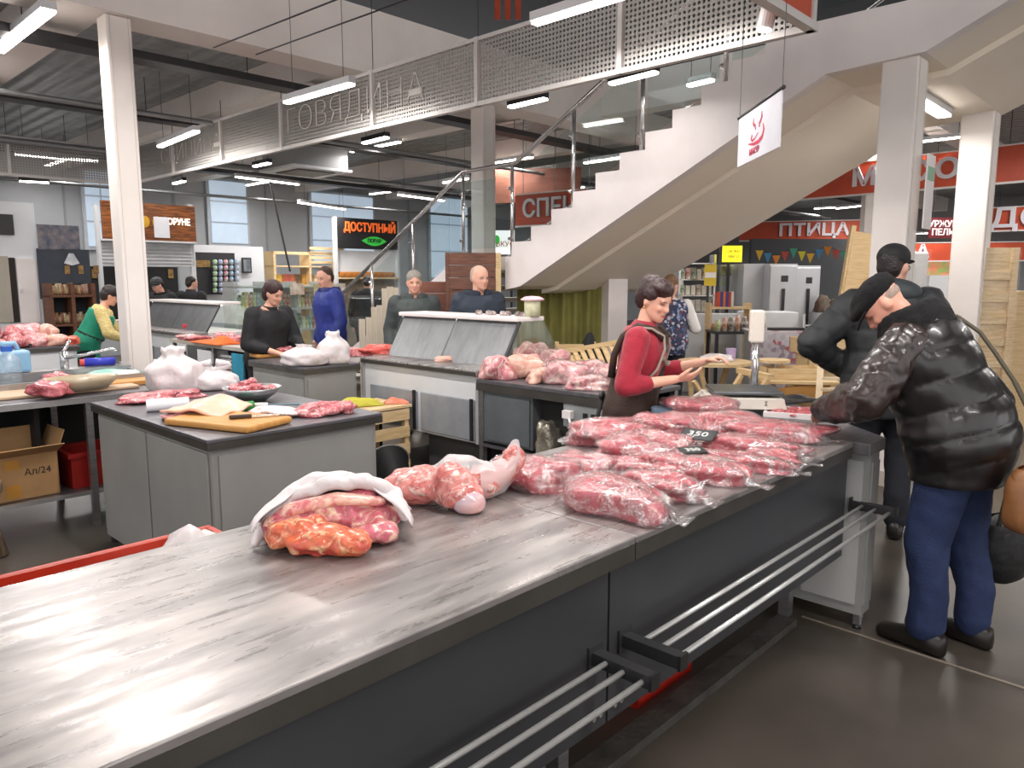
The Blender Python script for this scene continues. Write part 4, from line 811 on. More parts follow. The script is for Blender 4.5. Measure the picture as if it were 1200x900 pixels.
# pork heap on the far left table
rr = random.Random(11)
for k in range(34):
    u, v = .5+2.0*(k % 12)/11+rr.uniform(-.05, .05), 9.25+.22*(k//12)+rr.uniform(-.05, .05); m = (PORK, MEATF, PORK, PORKSKIN)[k % 4]
    lump_mesh(140+k, .3, .22, .14+.05*rr.random(), 18, 11, rough=.35, e=.9).obj('pork_cut', m, None, UV(u, v, .902+(.09 if k//12 == 1 else .0)), k*1.3, smooth=True, label='raw pork cut in the heap on the white cabinet table', cat='meat', group='pork cuts heaped on the white cabinet table')
t = thing('meat_knife', 'wide white bladed cleaver leaning over the pork heap edge', 'knife', UV(2.3, 9.15, .905), RZ+.4); MB().prism([(0, 0), (.35, .02), (.35, .12), (0, .09)], fnb, .02, .026).obj('blade', WHITE, t); MB().box(-.14, .0, .03, .06, .01, .035).obj('handle', BLACK, t)
wrapped(82, 399, .2, .16, .12, 10, 'orange-red salmon coloured block at the end of the pork table', mat('salmon', 'D9674F', .4, c2='C94F3C', coat=.4), 190, False, z=.9)
# on the orange cloth table
for i, (px, py) in enumerate(((222, 395), (232, 396), (262, 393), (275, 395), (285, 397), (270, 399))): wrapped(px, py, .26, .2, .08, 40*i, 'raw meat scrap on the work table with the orange cloth', (PORK, MEATF)[i % 2], 200+i, False, z=.9, rough=.35, group='meat scraps on the orange cloth table')
c = P(219, 386, .95); MB().lathe([(.01, 0), (.05, 0), (.05, .11), (.048, .12), (.01, .12)], n=16).obj('red_tin', mat('red_tin', 'C4243A', .35), None, (c.x, c.y, .951 if False else .901), smooth=False, label='red tin on the work table end', cat='tin')
# on the sink bench
c = P(76, 459, .87); t = thing('cutting_board', 'wide pale board with a loaf shaped pan on the sink bench', 'cutting board', (c.x, c.y, .872), RZ-.05); MB().box(-.42, .42, -.17, .17, 0, .02).obj('board', mat('pale_board', 'C9AE90', .6, c2='BCA082', sc=3), t, bevel=.006)
c = P(95, 455, .9); t = thing('enamel_pan', 'oval enamel pan on the pale board', 'pan', (c.x, c.y, .893), RZ); mb = MB().lathe([(.01, 0), (.14, 0), (.19, .05), (.2, .085), (.19, .085), (.17, .05), (.01, .02)], n=26); mb.v = [(x*1.15, y*.7, z) for x, y, z in mb.v]; mb.obj('shell', mat('enamel', 'B5A68C', .3, c2='A3947A', coat=.3), t, smooth=True)
wrapped(58, 456, .24, .2, .11, 20, 'dark red raw meat beside the enamel pan', MEAT, 210, False, z=.892, rough=.4); wrapped(68, 445, .16, .14, .12, 0, 'red meat piece behind the enamel pan', MEATF, 211, False, z=.892, rough=.4)
c = P(160, 449, .87); t = thing('cutting_board', 'yellow edged board at the end of the sink bench', 'cutting board', (c.x, c.y, .872), RZ); MB().box(-.22, .2, -.12, .12, 0, .03).obj('board', BOARD, t, bevel=.004)
c = P(140, 439, .9); cloth('teal_cloth', 'teal and white cloth on the yellow edged board', 'cloth', (c.x, c.y, .904), RZ, .45, .2, .06, mat('teal_cloth', '6FB4A8', .8, c2='D9E0D8', sc=4), 21)
t = thing('water_bottle', 'clear plastic bottle with a blue cap on the sink bench', 'bottle', (*P(12, 455, .87).xy, .872), 0)
MB().lathe([(.01, 0), (.07, 0), (.075, .02), (.075, .15), (.07, .2), (.03, .24), (.028, .26)], n=20).obj('body', film_mat('pet_plastic', (.85, .92, .95), .12, .08, 12, diff=.12), t, smooth=True); MB().tube([(0, 0, .255), (0, 0, .29)], .036, 16).obj('cap', mat('blue_cap', '2A5FC0'), t)
t = thing('canister', 'pale blue canister with a handle on the sink bench', 'canister', UV(1.42, 6.32, .952), RZ)
bx('body', mat('pale_blue', '8FB9D6', .35, c2='82AECD'), t, -.11, .11, -.07, .07, 0, .16, bevel=.02); MB().tube([(-.08, 0, .15), (-.07, 0, .21), (.03, 0, .21), (.05, 0, .15)], .018, 10).obj('handle', MATS['pale_blue'], t, smooth=True)
t = thing('soap_bottle', 'blue detergent bottle with a red cap lying behind the sink', 'bottle', UV(2.0, 6.32, .984), RZ-.2); MB().tube([(-.1, 0, 0), (.11, 0, 0)], .032, 14).obj('body', mat('deep_blue', '2A34B0', .35), t, smooth=True); MB().tube([(-.13, 0, 0), (-.1, 0, 0)], .026, 12).obj('cap', mat('cap_red', 'C83A3A', .4), t)
# ================================================================ people
SKIN = attr_mat('skin', .5)
def sec(c, X, Y, rx, ry, n=22, e=.9):
    return [c+X*(rx*math.copysign(abs(cos(t))**e, cos(t)))+Y*(ry*math.copysign(abs(sin(t))**e, sin(t))) for t in [2*pi*k/n for k in range(n)]]
TORSO = [(.80, .13, .095, .0), (.88, .168, .112, -.005), (.95, .175, .118, -.005), (1.07, .148, .102, .0), (1.18, .158, .108, .008), (1.28, .175, .115, .01), (1.36, .175, .1, .0), (1.41, .12, .078, -.01), (1.45, .066, .058, -.012)]
HEADP = [(0, .018, .022, .062), (.012, .036, .042, .05), (.035, .053, .065, .03), (.07, .064, .083, .010), (.11, .070, .093, 0), (.145, .073, .097, -.004), (.18, .069, .091, -.008), (.207, .05, .068, -.012), (.224, .022, .03, -.014), (.228, .006, .008, -.014)]
class Pose:
    def __init__(s, lean=0, twist=0, bend_z=.93, side=0, head=(0, 0, 0), elbows=None, wrists=None, palms=None, curl=.5, feet=None, knees=None, hips=(0, 0)):
        s.R = Matrix.Rotation(radians(side), 3, 'Y') @ Matrix.Rotation(radians(-lean), 3, 'X') @ Matrix.Rotation(radians(twist), 3, 'Z'); s.piv = Vector((0, 0, bend_z)); s.head = head; s.curl = curl
        s.el = elbows or [(-.25, -.03, 1.10), (.25, -.03, 1.10)]; s.wr = wrists or [(-.26, .06, .86), (.26, .06, .86)]
        s.ft = feet or [(-.1, 0), (.1, 0)]; s.palms = palms or [(1, 0, 0), (-1, 0, 0)]; s.kn = knees or [(s.ft[0][0], s.ft[0][1]*.5+.03), (s.ft[1][0], s.ft[1][1]*.5+.03)]; s.abs_arms = elbows is not None
    def U(s, p):
        p = Vector(p)
        if p.z <= s.piv.z: return p
        f = min(1, (p.z-s.piv.z)/.12); q = s.piv+s.R @ (p-s.piv); return p.lerp(q, f)
    def ax(s, z):
        f = max(0, min(1, (z-s.piv.z)/.12)); X, Y = Vector((1, 0, 0)), Vector((0, 1, 0)); return X.lerp(s.R @ X, f), Y.lerp(s.R @ Y, f)
    def arm(s, i):
        sgn = -1 if i == 0 else 1; sh = s.U((sgn*.185, -.01, 1.37))
        el = Vector(s.el[i]); wr = Vector(s.wr[i])
        if not s.abs_arms: el, wr = s.U(el), s.U(wr)
        return sh, el, wr
def torso(mb, ps, z0, z1, ex, exy=None, fat=1.0, front=0.0, flare=0.0):
    exy = ex if exy is None else exy; zs = [a[0] for a in TORSO]; rings = []; n = 15
    for i in range(n):
        z = z0+(z1-z0)*i/(n-1); zz = min(max(z, zs[0]), zs[-1])
        rx, ry, yc = [float(np.interp(zz, zs, [a[k] for a in TORSO])) for k in (1, 2, 3)]
        if z < .8: rx += flare*(.8-z); ry += flare*(.8-z)
        X, Y = ps.ax(z); b = front*math.exp(-((z-1.02)/.14)**2)
        rings.append(sec(ps.U((0, yc+b*.5, z)), X, Y, (rx+ex)*fat, (ry+exy)*fat+b*.5))
    mb.rings(rings)
def head_frame(ps):
    R = ps.R @ Matrix.Rotation(radians(ps.head[0]), 3, 'Z') @ Matrix.Rotation(radians(-ps.head[1]), 3, 'X') @ Matrix.Rotation(radians(ps.head[2]), 3, 'Y'); return ps.U((0, .0, 1.475)), R
def hand(mb, wr, el, palm, sgn, curl):
    d = (wr-el).normalized(); nrm = Vector(palm); nrm = (nrm-d*nrm.dot(d)).normalized(); w = d.cross(nrm).normalized()   # w across the palm
    if sgn > 0: w = -w
    c = wr+d*.05
    mb.rings([[wr+d*q+w*(a*cos(t))+nrm*(b*sin(t)) for t in [2*pi*k/12 for k in range(12)]] for q, a, b in ((-.02, .024, .020), (.01, .028, .018), (.04, .038, .016), (.075, .042, .015), (.092, .038, .012), (.098, .02, .008))])
    for i, (o, L) in enumerate(((-.031, .066), (-.0105, .08), (.011, .074), (.031, .056))):
        p = wr+d*.082+w*o; pts = [p]; a = radians(12)
        for k, fr in enumerate((.45, .3, .25)):
            a += curl*(.6 if k else .45); p = p+(d*cos(a)+nrm*sin(a)+w*(o*.8))*L*fr; pts.append(p)
        mb.caps(pts, [.0095, .009, .0085, .0075], 8)
    p = wr+d*.025-w*.034; mb.caps([p, p+d*.03-w*.022+nrm*.012, p+d*.058-w*.024+nrm*.024], [.013, .011, .0085], 8)
def person(label, loc, heading, h, ps, skin='D9A48E', lips='B0605C', vox=.011, old=False, fem=False):
    t = thing('person', label, 'person', loc, radians(heading-90)); k = h/1.70; t.scale = (k, k, k)
    mb = MB(); torso(mb, ps, .80, 1.45, -.008)
    for i in (0, 1):
        sg = -1 if i == 0 else 1; sh, el, wr = ps.arm(i)
        mb.caps([sh, sh.lerp(el, .5), el], [.058, .046, .038]); mb.caps([el, el.lerp(wr, .35), wr], [.038, .036, .024]); hand(mb, wr, el, ps.palms[i], sg, ps.curl if not isinstance(ps.curl, tuple) else ps.curl[i])
        f = ps.ft[i]; kn = ps.kn[i]
        mb.caps([(sg*.09, 0, .86), (kn[0], kn[1], .48)], [.085, .054]); mb.caps([(kn[0], kn[1], .48), (f[0], f[1]-.02, .3), (f[0], f[1]-.02, .07)], [.052, .05, .034]); mb.caps([(f[0], f[1]-.04, .04), (f[0]*1.1, f[1]+.14, .03)], [.035, .03])
    hp, R = head_frame(ps); H_ = lambda p: hp+R @ Vector(p)
    nb = ps.U((0, -.012, 1.39)); mb.caps([nb, H_((0, -.015, .06))], [.06 if not fem else .05, .056 if not fem else .047])
    fw = .94 if fem else 1.0
    mb.rings([sec(H_((0, yc, z)), R @ Vector((1, 0, 0)), R @ Vector((0, 1, 0)), rx*fw, ry, 24, 1.0) for z, rx, ry, yc in HEADP])
    mb.rings([[H_((w*x, y+.0, z)) for x, y in ((-1, 0), (-.5, e_), (0, e_*1.5), (.5, e_), (1, 0), (0, -.02))] for z, w, y, e_ in ((.075, .014, .085, .012), (.082, .017, .09, .018), (.09, .013, .092, .014), (.11, .009, .09, .006), (.125, .008, .088, .002))] if False else [[H_((w*cos(a), y+d_*sin(a), z)) for a in [2*pi*q/10 for q in range(10)]] for z, w, y, d_ in ((.070, .010, .092, .012), (.078, .016, .096, .018), (.086, .014, .098, .017), (.10, .010, .094, .013), (.118, .008, .088, .012))])
    for s in (-1, 1):
        mb.ell(H_((s*.074*fw, -.005, .10)), .010, .020, .032, 10, 8, M=R @ Matrix.Rotation(radians(-12*s), 3, 'Z'))
        mb.ell(H_((s*.030, .072, .082)), .024, .016, .022, 10, 8, M=R)
        mb.ell(H_((s*.028, .082, .126)), .024, .010, .007, 10, 6, M=R)
    mb.ell(H_((0, .083, .046)), .022, .013, .010, 10, 6, M=R); mb.ell(H_((0, .073, .018)), .022, .016, .016, 10, 6, M=R)
    me = remesh(mb, vox, 3)
    ca = me.color_attributes.new('Col', 'FLOAT_COLOR', 'POINT'); n = len(me.vertices); co = np.empty(n*3); me.vertices.foreach_get('co', co); co = co.reshape(-1, 3)
    q = (co-np.array(hp)) @ np.array(R); col = np.ones((n, 4)); col[:, :3] = hexc(skin)
    def blob(x, y, z, rx, rz, c, f=1.0):
        d = np.sqrt(((np.abs(q[:, 0])-x)/rx)**2+((q[:, 2]-z)/rz)**2); m = np.clip(1.5-d, 0, 1)*f*(q[:, 1] > y); col[:, :3] = col[:, :3]*(1-m[:, None])+np.array(hexc(c))*m[:, None]
    blob(.038, .03, .075, .028, .022, 'CF8C78', .4); blob(0, .06, .046, .021, .0075, lips, .9); blob(.029, .04, .127, .019, .0045, '3A2A24' if not old else '7A6A60', .8)
    blob(.029, .05, .109, .013, .006, '2A1E1A', .9); blob(.029, .05, .108, .022, .011, 'A87866', .35)
    ca.data.foreach_set('color', col.astype(np.float32).ravel())
    # eye sockets
    for s in (-1, 1):
        d = np.sqrt(((q[:, 0]-s*.029)/.02)**2+((q[:, 2]-.108)/.013)**2); m = np.exp(-d**2)*(q[:, 1] > .04)*.007; co -= (np.array(R @ Vector((0, 1, 0)))[None, :])*m[:, None]
    me.vertices.foreach_set('co', co.ravel()); me.update()
    link('body', me, SKIN, t); t['_'] = 0; del t['_']; return t
def garment(name, t, mb, m, vox=.013, sm=3, wr=.006, wsc=9, quilt=None, seed=1.0, label=None):
    me = remesh(mb, vox, sm); n = len(me.vertices); co = np.empty(n*3); me.vertices.foreach_get('co', co); co = co.reshape(-1, 3); nn = np.empty(n*3); me.vertices.foreach_get('normal', nn); nn = nn.reshape(-1, 3)
    d = np.array([nz((a[0]*1.0, a[1]*1.0, a[2]*.6), wsc, seed)+.5*nz((a[0], a[1], a[2]), wsc*2.3, seed+2) for a in co])*wr
    if quilt:
        segs, pitch, amp = quilt; best = np.full(n, 1e9); s_ = np.zeros(n)
        for a, b, rad in segs:
            a, b = np.array(a), np.array(b); ab = b-a; L = np.linalg.norm(ab); tt = np.clip(((co-a) @ ab)/L**2, -.3, 1.3); ds = np.linalg.norm(co-(a+np.outer(tt, ab)), axis=1)-rad; w = ds < best; best[w] = ds[w]; s_[w] = tt[w]*L
        d += amp*(np.abs(np.sin(pi*s_/pitch))**.4-.85)
    co += nn*d[:, None]; me.vertices.foreach_set('co', co.ravel()); me.update(); me.shade_smooth(); return link(name, me, m, t, label=label)
def sleeves(mb, ps, r=(.078, .066, .06), up=1.0, which=(0, 1), shift=(0, 0, 0)):
    for i in which:
        sh, el, wr = ps.arm(i); sh = Vector(sh); mb.caps([sh, sh.lerp(el, .5), el], [r[0], (r[0]+r[1])/2, r[1]])
        e = el.lerp(wr, up); mb.caps([el, el.lerp(e, .5), e], [r[1], (r[1]+r[2])/2, r[2]])
def arm_segs(ps): 
    o = []
    for i in (0, 1): sh, el, wr = ps.arm(i); o += [(sh, el, .07), (el, wr, .06)]
    return o
def trousers(t, ps, m, r=(.108, .078, .072), z1=1.0, vox=.013, name='trousers', bottom=.06):
    mb = MB(); torso(mb, ps, .80, z1, .012)
    for i in (0, 1):
        sg = -1 if i == 0 else 1; f, kn = ps.ft[i], ps.kn[i]
        mb.caps([(sg*.092, 0, .84), (sg*.092*.5+kn[0]*.5, kn[1]*.5, .66), (kn[0], kn[1], .48)], [r[0], (r[0]+r[1])/2, r[1]]); mb.caps([(kn[0], kn[1], .48), (f[0], f[1]-.02, .26), (f[0], f[1]-.015, bottom+.05)], [r[1], r[2], r[2]])
    return garment(name, t, mb, m, vox, wr=.010, wsc=8)
def shoes(t, ps, m):
    for i in (0, 1):
        f = ps.ft[i]; mb = MB().rings([[Vector((f[0]*1.03+w*math.copysign(abs(cos(a))**.8, cos(a)), f[1]+y, max(0, zc+hh*sin(a)))) for a in [2*pi*k/14 for k in range(14)]] for y, w, zc, hh in ((-.1, .02, .04, .03), (-.09, .042, .05, .05), (-.03, .047, .055, .055), (.05, .048, .045, .045), (.12, .05, .035, .037), (.17, .042, .03, .03), (.19, .02, .025, .02))])
        mb.obj('shoe', m, t, smooth=True)
def hair(t, ps, m, parts, vox=.009, wr=.006):
    hp, R = head_frame(ps); mb = MB()
    for c, r in parts: mb.ell(hp+R @ Vector(c), r[0], r[1], r[2], 18, 12, M=R)
    return garment('hair', t, mb, m, vox, 2, wr, 26)
def collar(t, ps, m, z0=1.40, z1=1.49, r0=.1, r1=.085, name='collar', tilt=.02, vox=.01):
    rings = []
    for z, r in ((z0-.03, r0+.025), (z0, r0+.012), ((z0+z1)/2, (r0+r1)/2+.01), (z1, r1), (z1-.012, r1-.02), ((z0+z1)/2, r1-.025), (z0-.03, r1-.03)):
        X, Y = ps.ax(z); rings.append(sec(ps.U((0, -.012+tilt*(z-z0)*3, z)), X, Y, r, r*.92, 20, 1))
    return MB().rings(rings, False).obj(name, m, t, smooth=True)
HAIRD = mat('dark_hair', '2B1A1A', .45, c2='3E2524', sc=40, stretch=(1, 1, .3), bump=.4, bsc=90)
HAIRK = mat('black_hair', '17110F', .45, c2='231A17', sc=40, bump=.4, bsc=90)
HAIRG = mat('grey_hair', '9A948C', .6, c2='7F786F', sc=40, bump=.4, bsc=90)
HAIRB = mat('brown_hair', '4A3428', .55, c2='3A281F', sc=40, bump=.4, bsc=90)
BLKCLOTH = mat('black_cloth', '1C1C1F', .75, c2='151517', sc=12, bump=.25, bsc=120)
BLKSHOE = mat('black_shoe', '15130F', .4, c2='1E1A16', sc=9)
DKTROU = mat('dark_trousers', '1A1C26', .8, c2='14161E', sc=9)
SHORT = [((0, -.02, .150), (.079, .100, .088)), ((0, -.055, .11), (.070, .06, .085))]

# --- saleswoman in red
ps = Pose(lean=10, twist=-8, head=(-6, 14, 4), elbows=[(-.285, .06, 1.10), (.25, .17, 1.10)], wrists=[(-.09, .33, 1.075), (.20, .43, 1.13)], palms=[(.75, .1, .65), (-.2, .3, -.9)], curl=(.35, .75), feet=[(-.1, 0), (.1, .02)])
# left arm (index 0) is the far one for a right-facing figure, index 1 the near one
hd = -12
loc = Vector((.66, 4.12, 0))
ps = Pose(lean=9, twist=-6, head=(-26, 12, 0), elbows=[(-.27, .15, 1.13), (.28, -.02, 1.11)], wrists=[(-.2, .42, 1.21), (.20, .25, 1.15)], palms=[(.1, -.2, -1), (-.55, .2, .8)], curl=(.75, .3))
w1 = person('saleswoman in a red sweater and brown apron reaching towards the scale', loc, hd, 1.63, ps, 'E0AC94', 'B5504E', .0065, fem=True)
REDK = mat('red_knit', 'A81C34', .8, c2='95172C', sc=14, bump=.25, bsc=150, sheen=.2)
mb = MB(); torso(mb, ps, .90, 1.42, .018, fat=1.04); sleeves(mb, ps, (.072, .060, .048), .42); garment('sweater', w1, mb, REDK, .010, 3, .006, 11)
collar(w1, ps, REDK, 1.40, 1.46, .078, .066)
APR = mat('brown_apron', '3F2C24', .75, c2='34241D', sc=7, bump=.2, bsc=60)
mb = MB(); torso(mb, ps, .45, 1.16, .034, .030, fat=1.06, flare=.03); garment('apron', w1, mb, APR, .013, 3, .009, 7)
X_, Y_ = ps.ax(1.2)
fb = MB(); fb.sheet(lambda a, b: ps.U((((a-.5)*(.34-.12*b)), .150-.45*((a-.5)**2)*(1-.3*b)-.02*b, 1.10+.30*b)), 10, 10); fb.obj('apron_bib', APR, w1, smooth=True, solid=.008)
GRT = mat('grey_trim', '9A8B80', .7)
for s in (-1, 1):
    pts = [ps.U(p) for p in ((s*.10, .125, 1.38), (s*.115, .07, 1.425), (s*.12, -.03, 1.43), (s*.13, -.10, 1.36), (s*.13, -.13, 1.25), (s*.14, -.125, 1.12))]
    MB().tube(pts, .020, 8).obj('apron_strap', APR, w1, smooth=True)
    MB().tube([ps.U(p) for p in ((s*.19, .065, 1.12), (s*.165, .125, 1.22), (s*.125, .14, 1.33), (s*.112, .12, 1.40), (s*.14, .05, 1.43), (s*.15, -.04, 1.42))], .008, 6).obj('strap_trim', GRT, w1, smooth=True)
MB().tube([ps.U(p) for p in ((.12, .142, 1.28), (.06, .155, 1.245), (0, .16, 1.24), (-.06, .155, 1.245))], .012, 6).obj('bib_trim', GRT, w1)
MB().ell(ps.U((.0, -.175, 1.0)), .05, .02, .03).obj('apron_knot', BLACK, w1); MB().tube([ps.U((.0, -.17, 1.0)), (.02, -.2, .85)], .012, 6).obj('apron_tie', BLACK, w1)
trousers(w1, ps, DKTROU); shoes(w1, ps, BLKSHOE)
hair(w1, ps, HAIRD, [((0, -.016, .165), (.083, .105, .082)), ((0, -.055, .12), (.078, .068, .09)), ((.02, .052, .19), (.066, .05, .038)), ((-.064, .015, .135), (.022, .05, .055)), ((.064, -.01, .14), (.024, .055, .045)), ((0, -.03, .193), (.078, .09, .05))])
hp, R = head_frame(ps)
for s in (-1, 1): MB().ell(hp+R @ Vector((s*.074, -.0, .062)), .005, .005, .008, 8, 6).obj('earring', mat('gold', 'C9A24A', .3, 1.0), w1)

# --- customer in leather jacket
LEATH = mat('black_leather', '1B1718', .34, c2='141112', sc=5, bump=.10, bsc=14, coat=.25)
LEATHB = mat('brown_leather_sleeve', '30231F', .34, c2='221916', sc=5, bump=.12, bsc=16, coat=.3)
FUR = mat('black_fur', '070708', .95, c2='0C0C0E', sc=60, bump=.4, bsc=140)
JEANS = mat('blue_jeans', '1F2F55', .8, c2='18264A', sc=12, bump=.3, bsc=160)
hd = 124
ps = Pose(lean=28, side=-10, twist=14, bend_z=.98, head=(20, 26, 0), elbows=[(-.40, .20, 1.10), (.36, .04, 1.02)], wrists=[(-.20, .50, .99), (.36, .06, .78)], palms=[(.2, -.3, -.9), (-1, .1, 0)], curl=(.6, .9), feet=[(-.12, .04), (.11, -.04)])
loc = Vector((1.93, 3.16, 0))
m1 = person('man in a black leather puffer jacket and cap bending over the counter end', loc, hd, 1.74, ps, 'D89C86', vox=.0085, old=True)
tor = (ps.U((0, 0, .70)), ps.U((0, 0, 1.42)), .2)
mb = MB(); torso(mb, ps, .74, 1.43, .075, .075, 1.04, front=.05); sleeves(mb, ps, (.105, .088, .062), .96, (1,)); j = garment('jacket', m1, mb, LEATH, .012, 4, .005, 7, ([tor]+arm_segs(ps), .12, .011))
mb = MB(); sleeves(mb, ps, (.100, .090, .066), .97, (0,)); garment('sleeve', m1, mb, LEATHB, .011, 4, .016, 12, (arm_segs(ps), .085, .004))
mb = MB(); 
for z, r in ((1.395, .125), (1.44, .12), (1.475, .105)):
    X, Y = ps.ax(z); pts = [ps.U((0, -.02, z))+X*(r*cos(a))+Y*(r*.9*sin(a)) for a in [pi*.5+.35+(2*pi-.7)*k/16 for k in range(17)]]; mb.caps(pts, [.046]*17, 8)
garment('fur_collar', m1, mb, FUR, .012, 3, .008, 30)
trousers(m1, ps, JEANS, (.116, .086, .076), 1.0); shoes(m1, ps, BLKSHOE)
hp, R = head_frame(ps); C_ = lambda p: hp+R @ Vector(p)
mb = MB().ell(C_((0, -.005, .172)), .094, .118, .062, 20, 12, M=R).ell(C_((0, .04, .165)), .092, .095, .035, 20, 10, M=R).ell(C_((0, -.01, .15)), .088, .112, .03, 20, 8, M=R); garment('cap', m1, mb, FUR, .009, 3, .004, 40)
MB().rings([[C_((w*math.copysign(abs(cos(a))**.7, cos(a)), y, z_+.006*sin(a)-.25*(w*cos(a))**2*4*.3)) for a in [2*pi*k/16 for k in range(16)]] for y, w, z_ in ((.07, .085, .145), (.10, .08, .139), (.13, .066, .13), (.148, .035, .122))]).obj('cap_visor', FUR, m1, smooth=True)
mb = MB().ell(C_((0, -.012, .118)), .0735, .0885, .05, 18, 10, M=R); garment('hair', m1, mb, mat('shaved_grey', '8C7A70', .7, c2='A68E80', sc=40), .01, 2, .002)
# strap and bags
STRAP = mat('olive_strap', '4A4334', .8)
pts = [ps.U(p) for p in ((-.02, .16, 1.30), (.10, .12, 1.44), (.15, -.02, 1.475), (.165, -.14, 1.40), (.165, -.185, 1.30), (.16, -.198, 1.2), (.15, -.205, 1.08))]+[Vector((.12, -.24, .97)), Vector((.06, -.285, .85))]
mb = MB()
for a, b in zip(pts[:-1], pts[1:]): mb.bar(a, b, .042, .008, up=(ps.R @ Vector((0, -1, .3))))
mb.obj('shoulder_strap', STRAP, m1)
def bag(name, label, loc, rz, w, d, h, m, seed, hh=.1):
    t = thing(name, label, 'bag', loc, rz); mb = lump_mesh(seed, w, d, h, 28, 20, rough=.06, e=.6, flat=.95, fine=.02); mb.obj('pouch', m, t, smooth=True)
    MB().rings([[Vector((w*.47*cos(a)*s, d*.52*sin(a)*s, h*z_)) for a in [2*pi*k/20 for k in range(20)]] for z_, s in ((.55, 1.0), (.9, .98), (.97, .8))], False).obj('flap', m, t, smooth=True); MB().tube([(-w*.3, 0, h*.92), (-w*.2*(.1/hh), 0, h*(1+hh)), (w*.2*(.1/hh), 0, h*(1+hh)), (w*.3, 0, h*.92)], .01, 8).obj('handle', m, t); return t
bag('shoulder_bag', 'tan leather shoulder bag at the customer\'s hip', (2.13, 2.94, .60), radians(20), .32, .13, .28, mat('tan_leather', '8A5C36', .45, c2='74492A', sc=4, bump=.2), 300)
bag('carrier_bag', 'black carrier bag hanging below the tan shoulder bag', (2.24, 3.28, .27), radians(40), .36, .2, .28, mat('matt_black_bag', '121214', .6, c2='0D0D0E', bump=.3), 301, hh=.6)

# --- man in black cap behind him
hd = 62
ps = Pose(lean=4, head=(-22, -2, 0), elbows=[(-.40, -.10, 1.13), (.33, .05, 1.10)], wrists=[(-.24, .08, .98), (.22, .25, 1.02)], palms=[(1, 0, 0), (-1, 0, 0)])
m2 = person('man in a black baseball cap and black puffer coat turned away', (2.34, 4.66, 0), hd, 1.82, ps, 'D9A48E', vox=.012)
PUFF = mat('black_puffer', '26282B', .6, c2='1D1F22', sc=5, bump=.15)
mb = MB(); torso(mb, ps, .72, 1.43, .07, .075, 1.02); sleeves(mb, ps, (.105, .092, .07), .95); garment('coat', m2, mb, PUFF, .014, 3, .008, 8, ([(ps.U((0, 0, .7)), ps.U((0, 0, 1.42)), .2)]+arm_segs(ps), .13, .012))
mb = MB().ell(ps.U((0, -.10, 1.43)), .16, .10, .08).ell(ps.U((0, -.02, 1.45)), .125, .1, .05); garment('hood', m2, mb, mat('hood_grey', '33383B', .65, c2='2A2E31'), .014, 3, .008, 10)
trousers(m2, ps, DKTROU, vox=.016); shoes(m2, ps, BLKSHOE); hair(m2, ps, HAIRK, SHORT, .012, .003)
hp, R = head_frame(ps); C_ = lambda p: hp+R @ Vector(p)
mb = MB().ell(C_((0, -.006, .165)), .088, .110, .080, 20, 12, M=R); garment('cap', m2, mb, BLKCLOTH, .01, 3, .002)
MB().rings([[C_((w*math.copysign(abs(cos(a))**.7, cos(a)), y, z_+.005*sin(a)-.7*(w*cos(a))**2)) for a in [2*pi*k/16 for k in range(16)]] for y, w, z_ in ((.08, .075, .15), (.115, .07, .148), (.15, .055, .142), (.17, .03, .136))]).obj('cap_visor', BLKCLOTH, m2, smooth=True)
mb = MB().tube([C_((.03+.02*cos(a), .102, .105+.016*sin(a))) for a in [2*pi*k/14 for k in range(15)]], .002, 5).tube([C_((-.03+.02*cos(a), .102, .105+.016*sin(a))) for a in [2*pi*k/14 for k in range(15)]], .002, 5).tube([C_((.05, .1, .108)), C_((.076, 0, .11))], .002, 5); mb.obj('glasses', BLACK, m2)

# --- navy man, grey man, blue man
def coat_person(label, loc, hd, h, ps, coat, hairm, hp_=SHORT, fat=1.0, ex=.05, hoodm=None, skin='DBA690', old=False, trou=DKTROU, quilt=None, low=.72, vox=.012, fem=False):
    t = person(label, loc, hd, h, ps, skin, vox=vox, old=old, fem=fem)
    mb = MB(); torso(mb, ps, low, 1.43, ex, ex, fat); sleeves(mb, ps, (.095, .08, .062), .95); q = ([(ps.U((0, 0, .7)), ps.U((0, 0, 1.42)), .2)]+arm_segs(ps), quilt, .012) if quilt else None
    garment('coat', t, mb, coat, .014, 3, .009, 9, q)
    if hoodm:
        mb = MB()
        for z, r in ((1.40, .125), (1.44, .115)):
            X, Y = ps.ax(z); pts = [ps.U((0, -.02, z))+X*(r*cos(a))+Y*(r*.9*sin(a)) for a in [pi*.5+.4+(2*pi-.8)*k/14 for k in range(15)]]; mb.caps(pts, [.034]*15, 8)
        garment('hood', t, mb, hoodm, .014, 3, .007, 14)
    else: collar(t, ps, coat, 1.40, 1.48, .095, .082)
    trousers(t, ps, trou, vox=.018); shoes(t, ps, BLKSHOE)
    if hairm: hair(t, ps, hairm, hp_, .012, .004)
    return t
def at(px, Y): return Vector(((px-600)/FPX*(Y*CP), Y, 0))
coat_person('balding man in a navy jacket standing behind the glass display case', at(560, 7.42), -62, 1.75, Pose(lean=3, head=(8, 2, 0)), mat('navy_coat', '1E2B3C', .6, c2='192434', sc=6), mat('stubble_grey', 'B8A598', .7, c2='A8968A', sc=50), [((0, -.024, .146), (.0755, .092, .078)), ((0, -.05, .11), (.07, .058, .07))], 1.08, .06, mat('navy_hood', '182232', .7), 'DDA892', True, quilt=None)
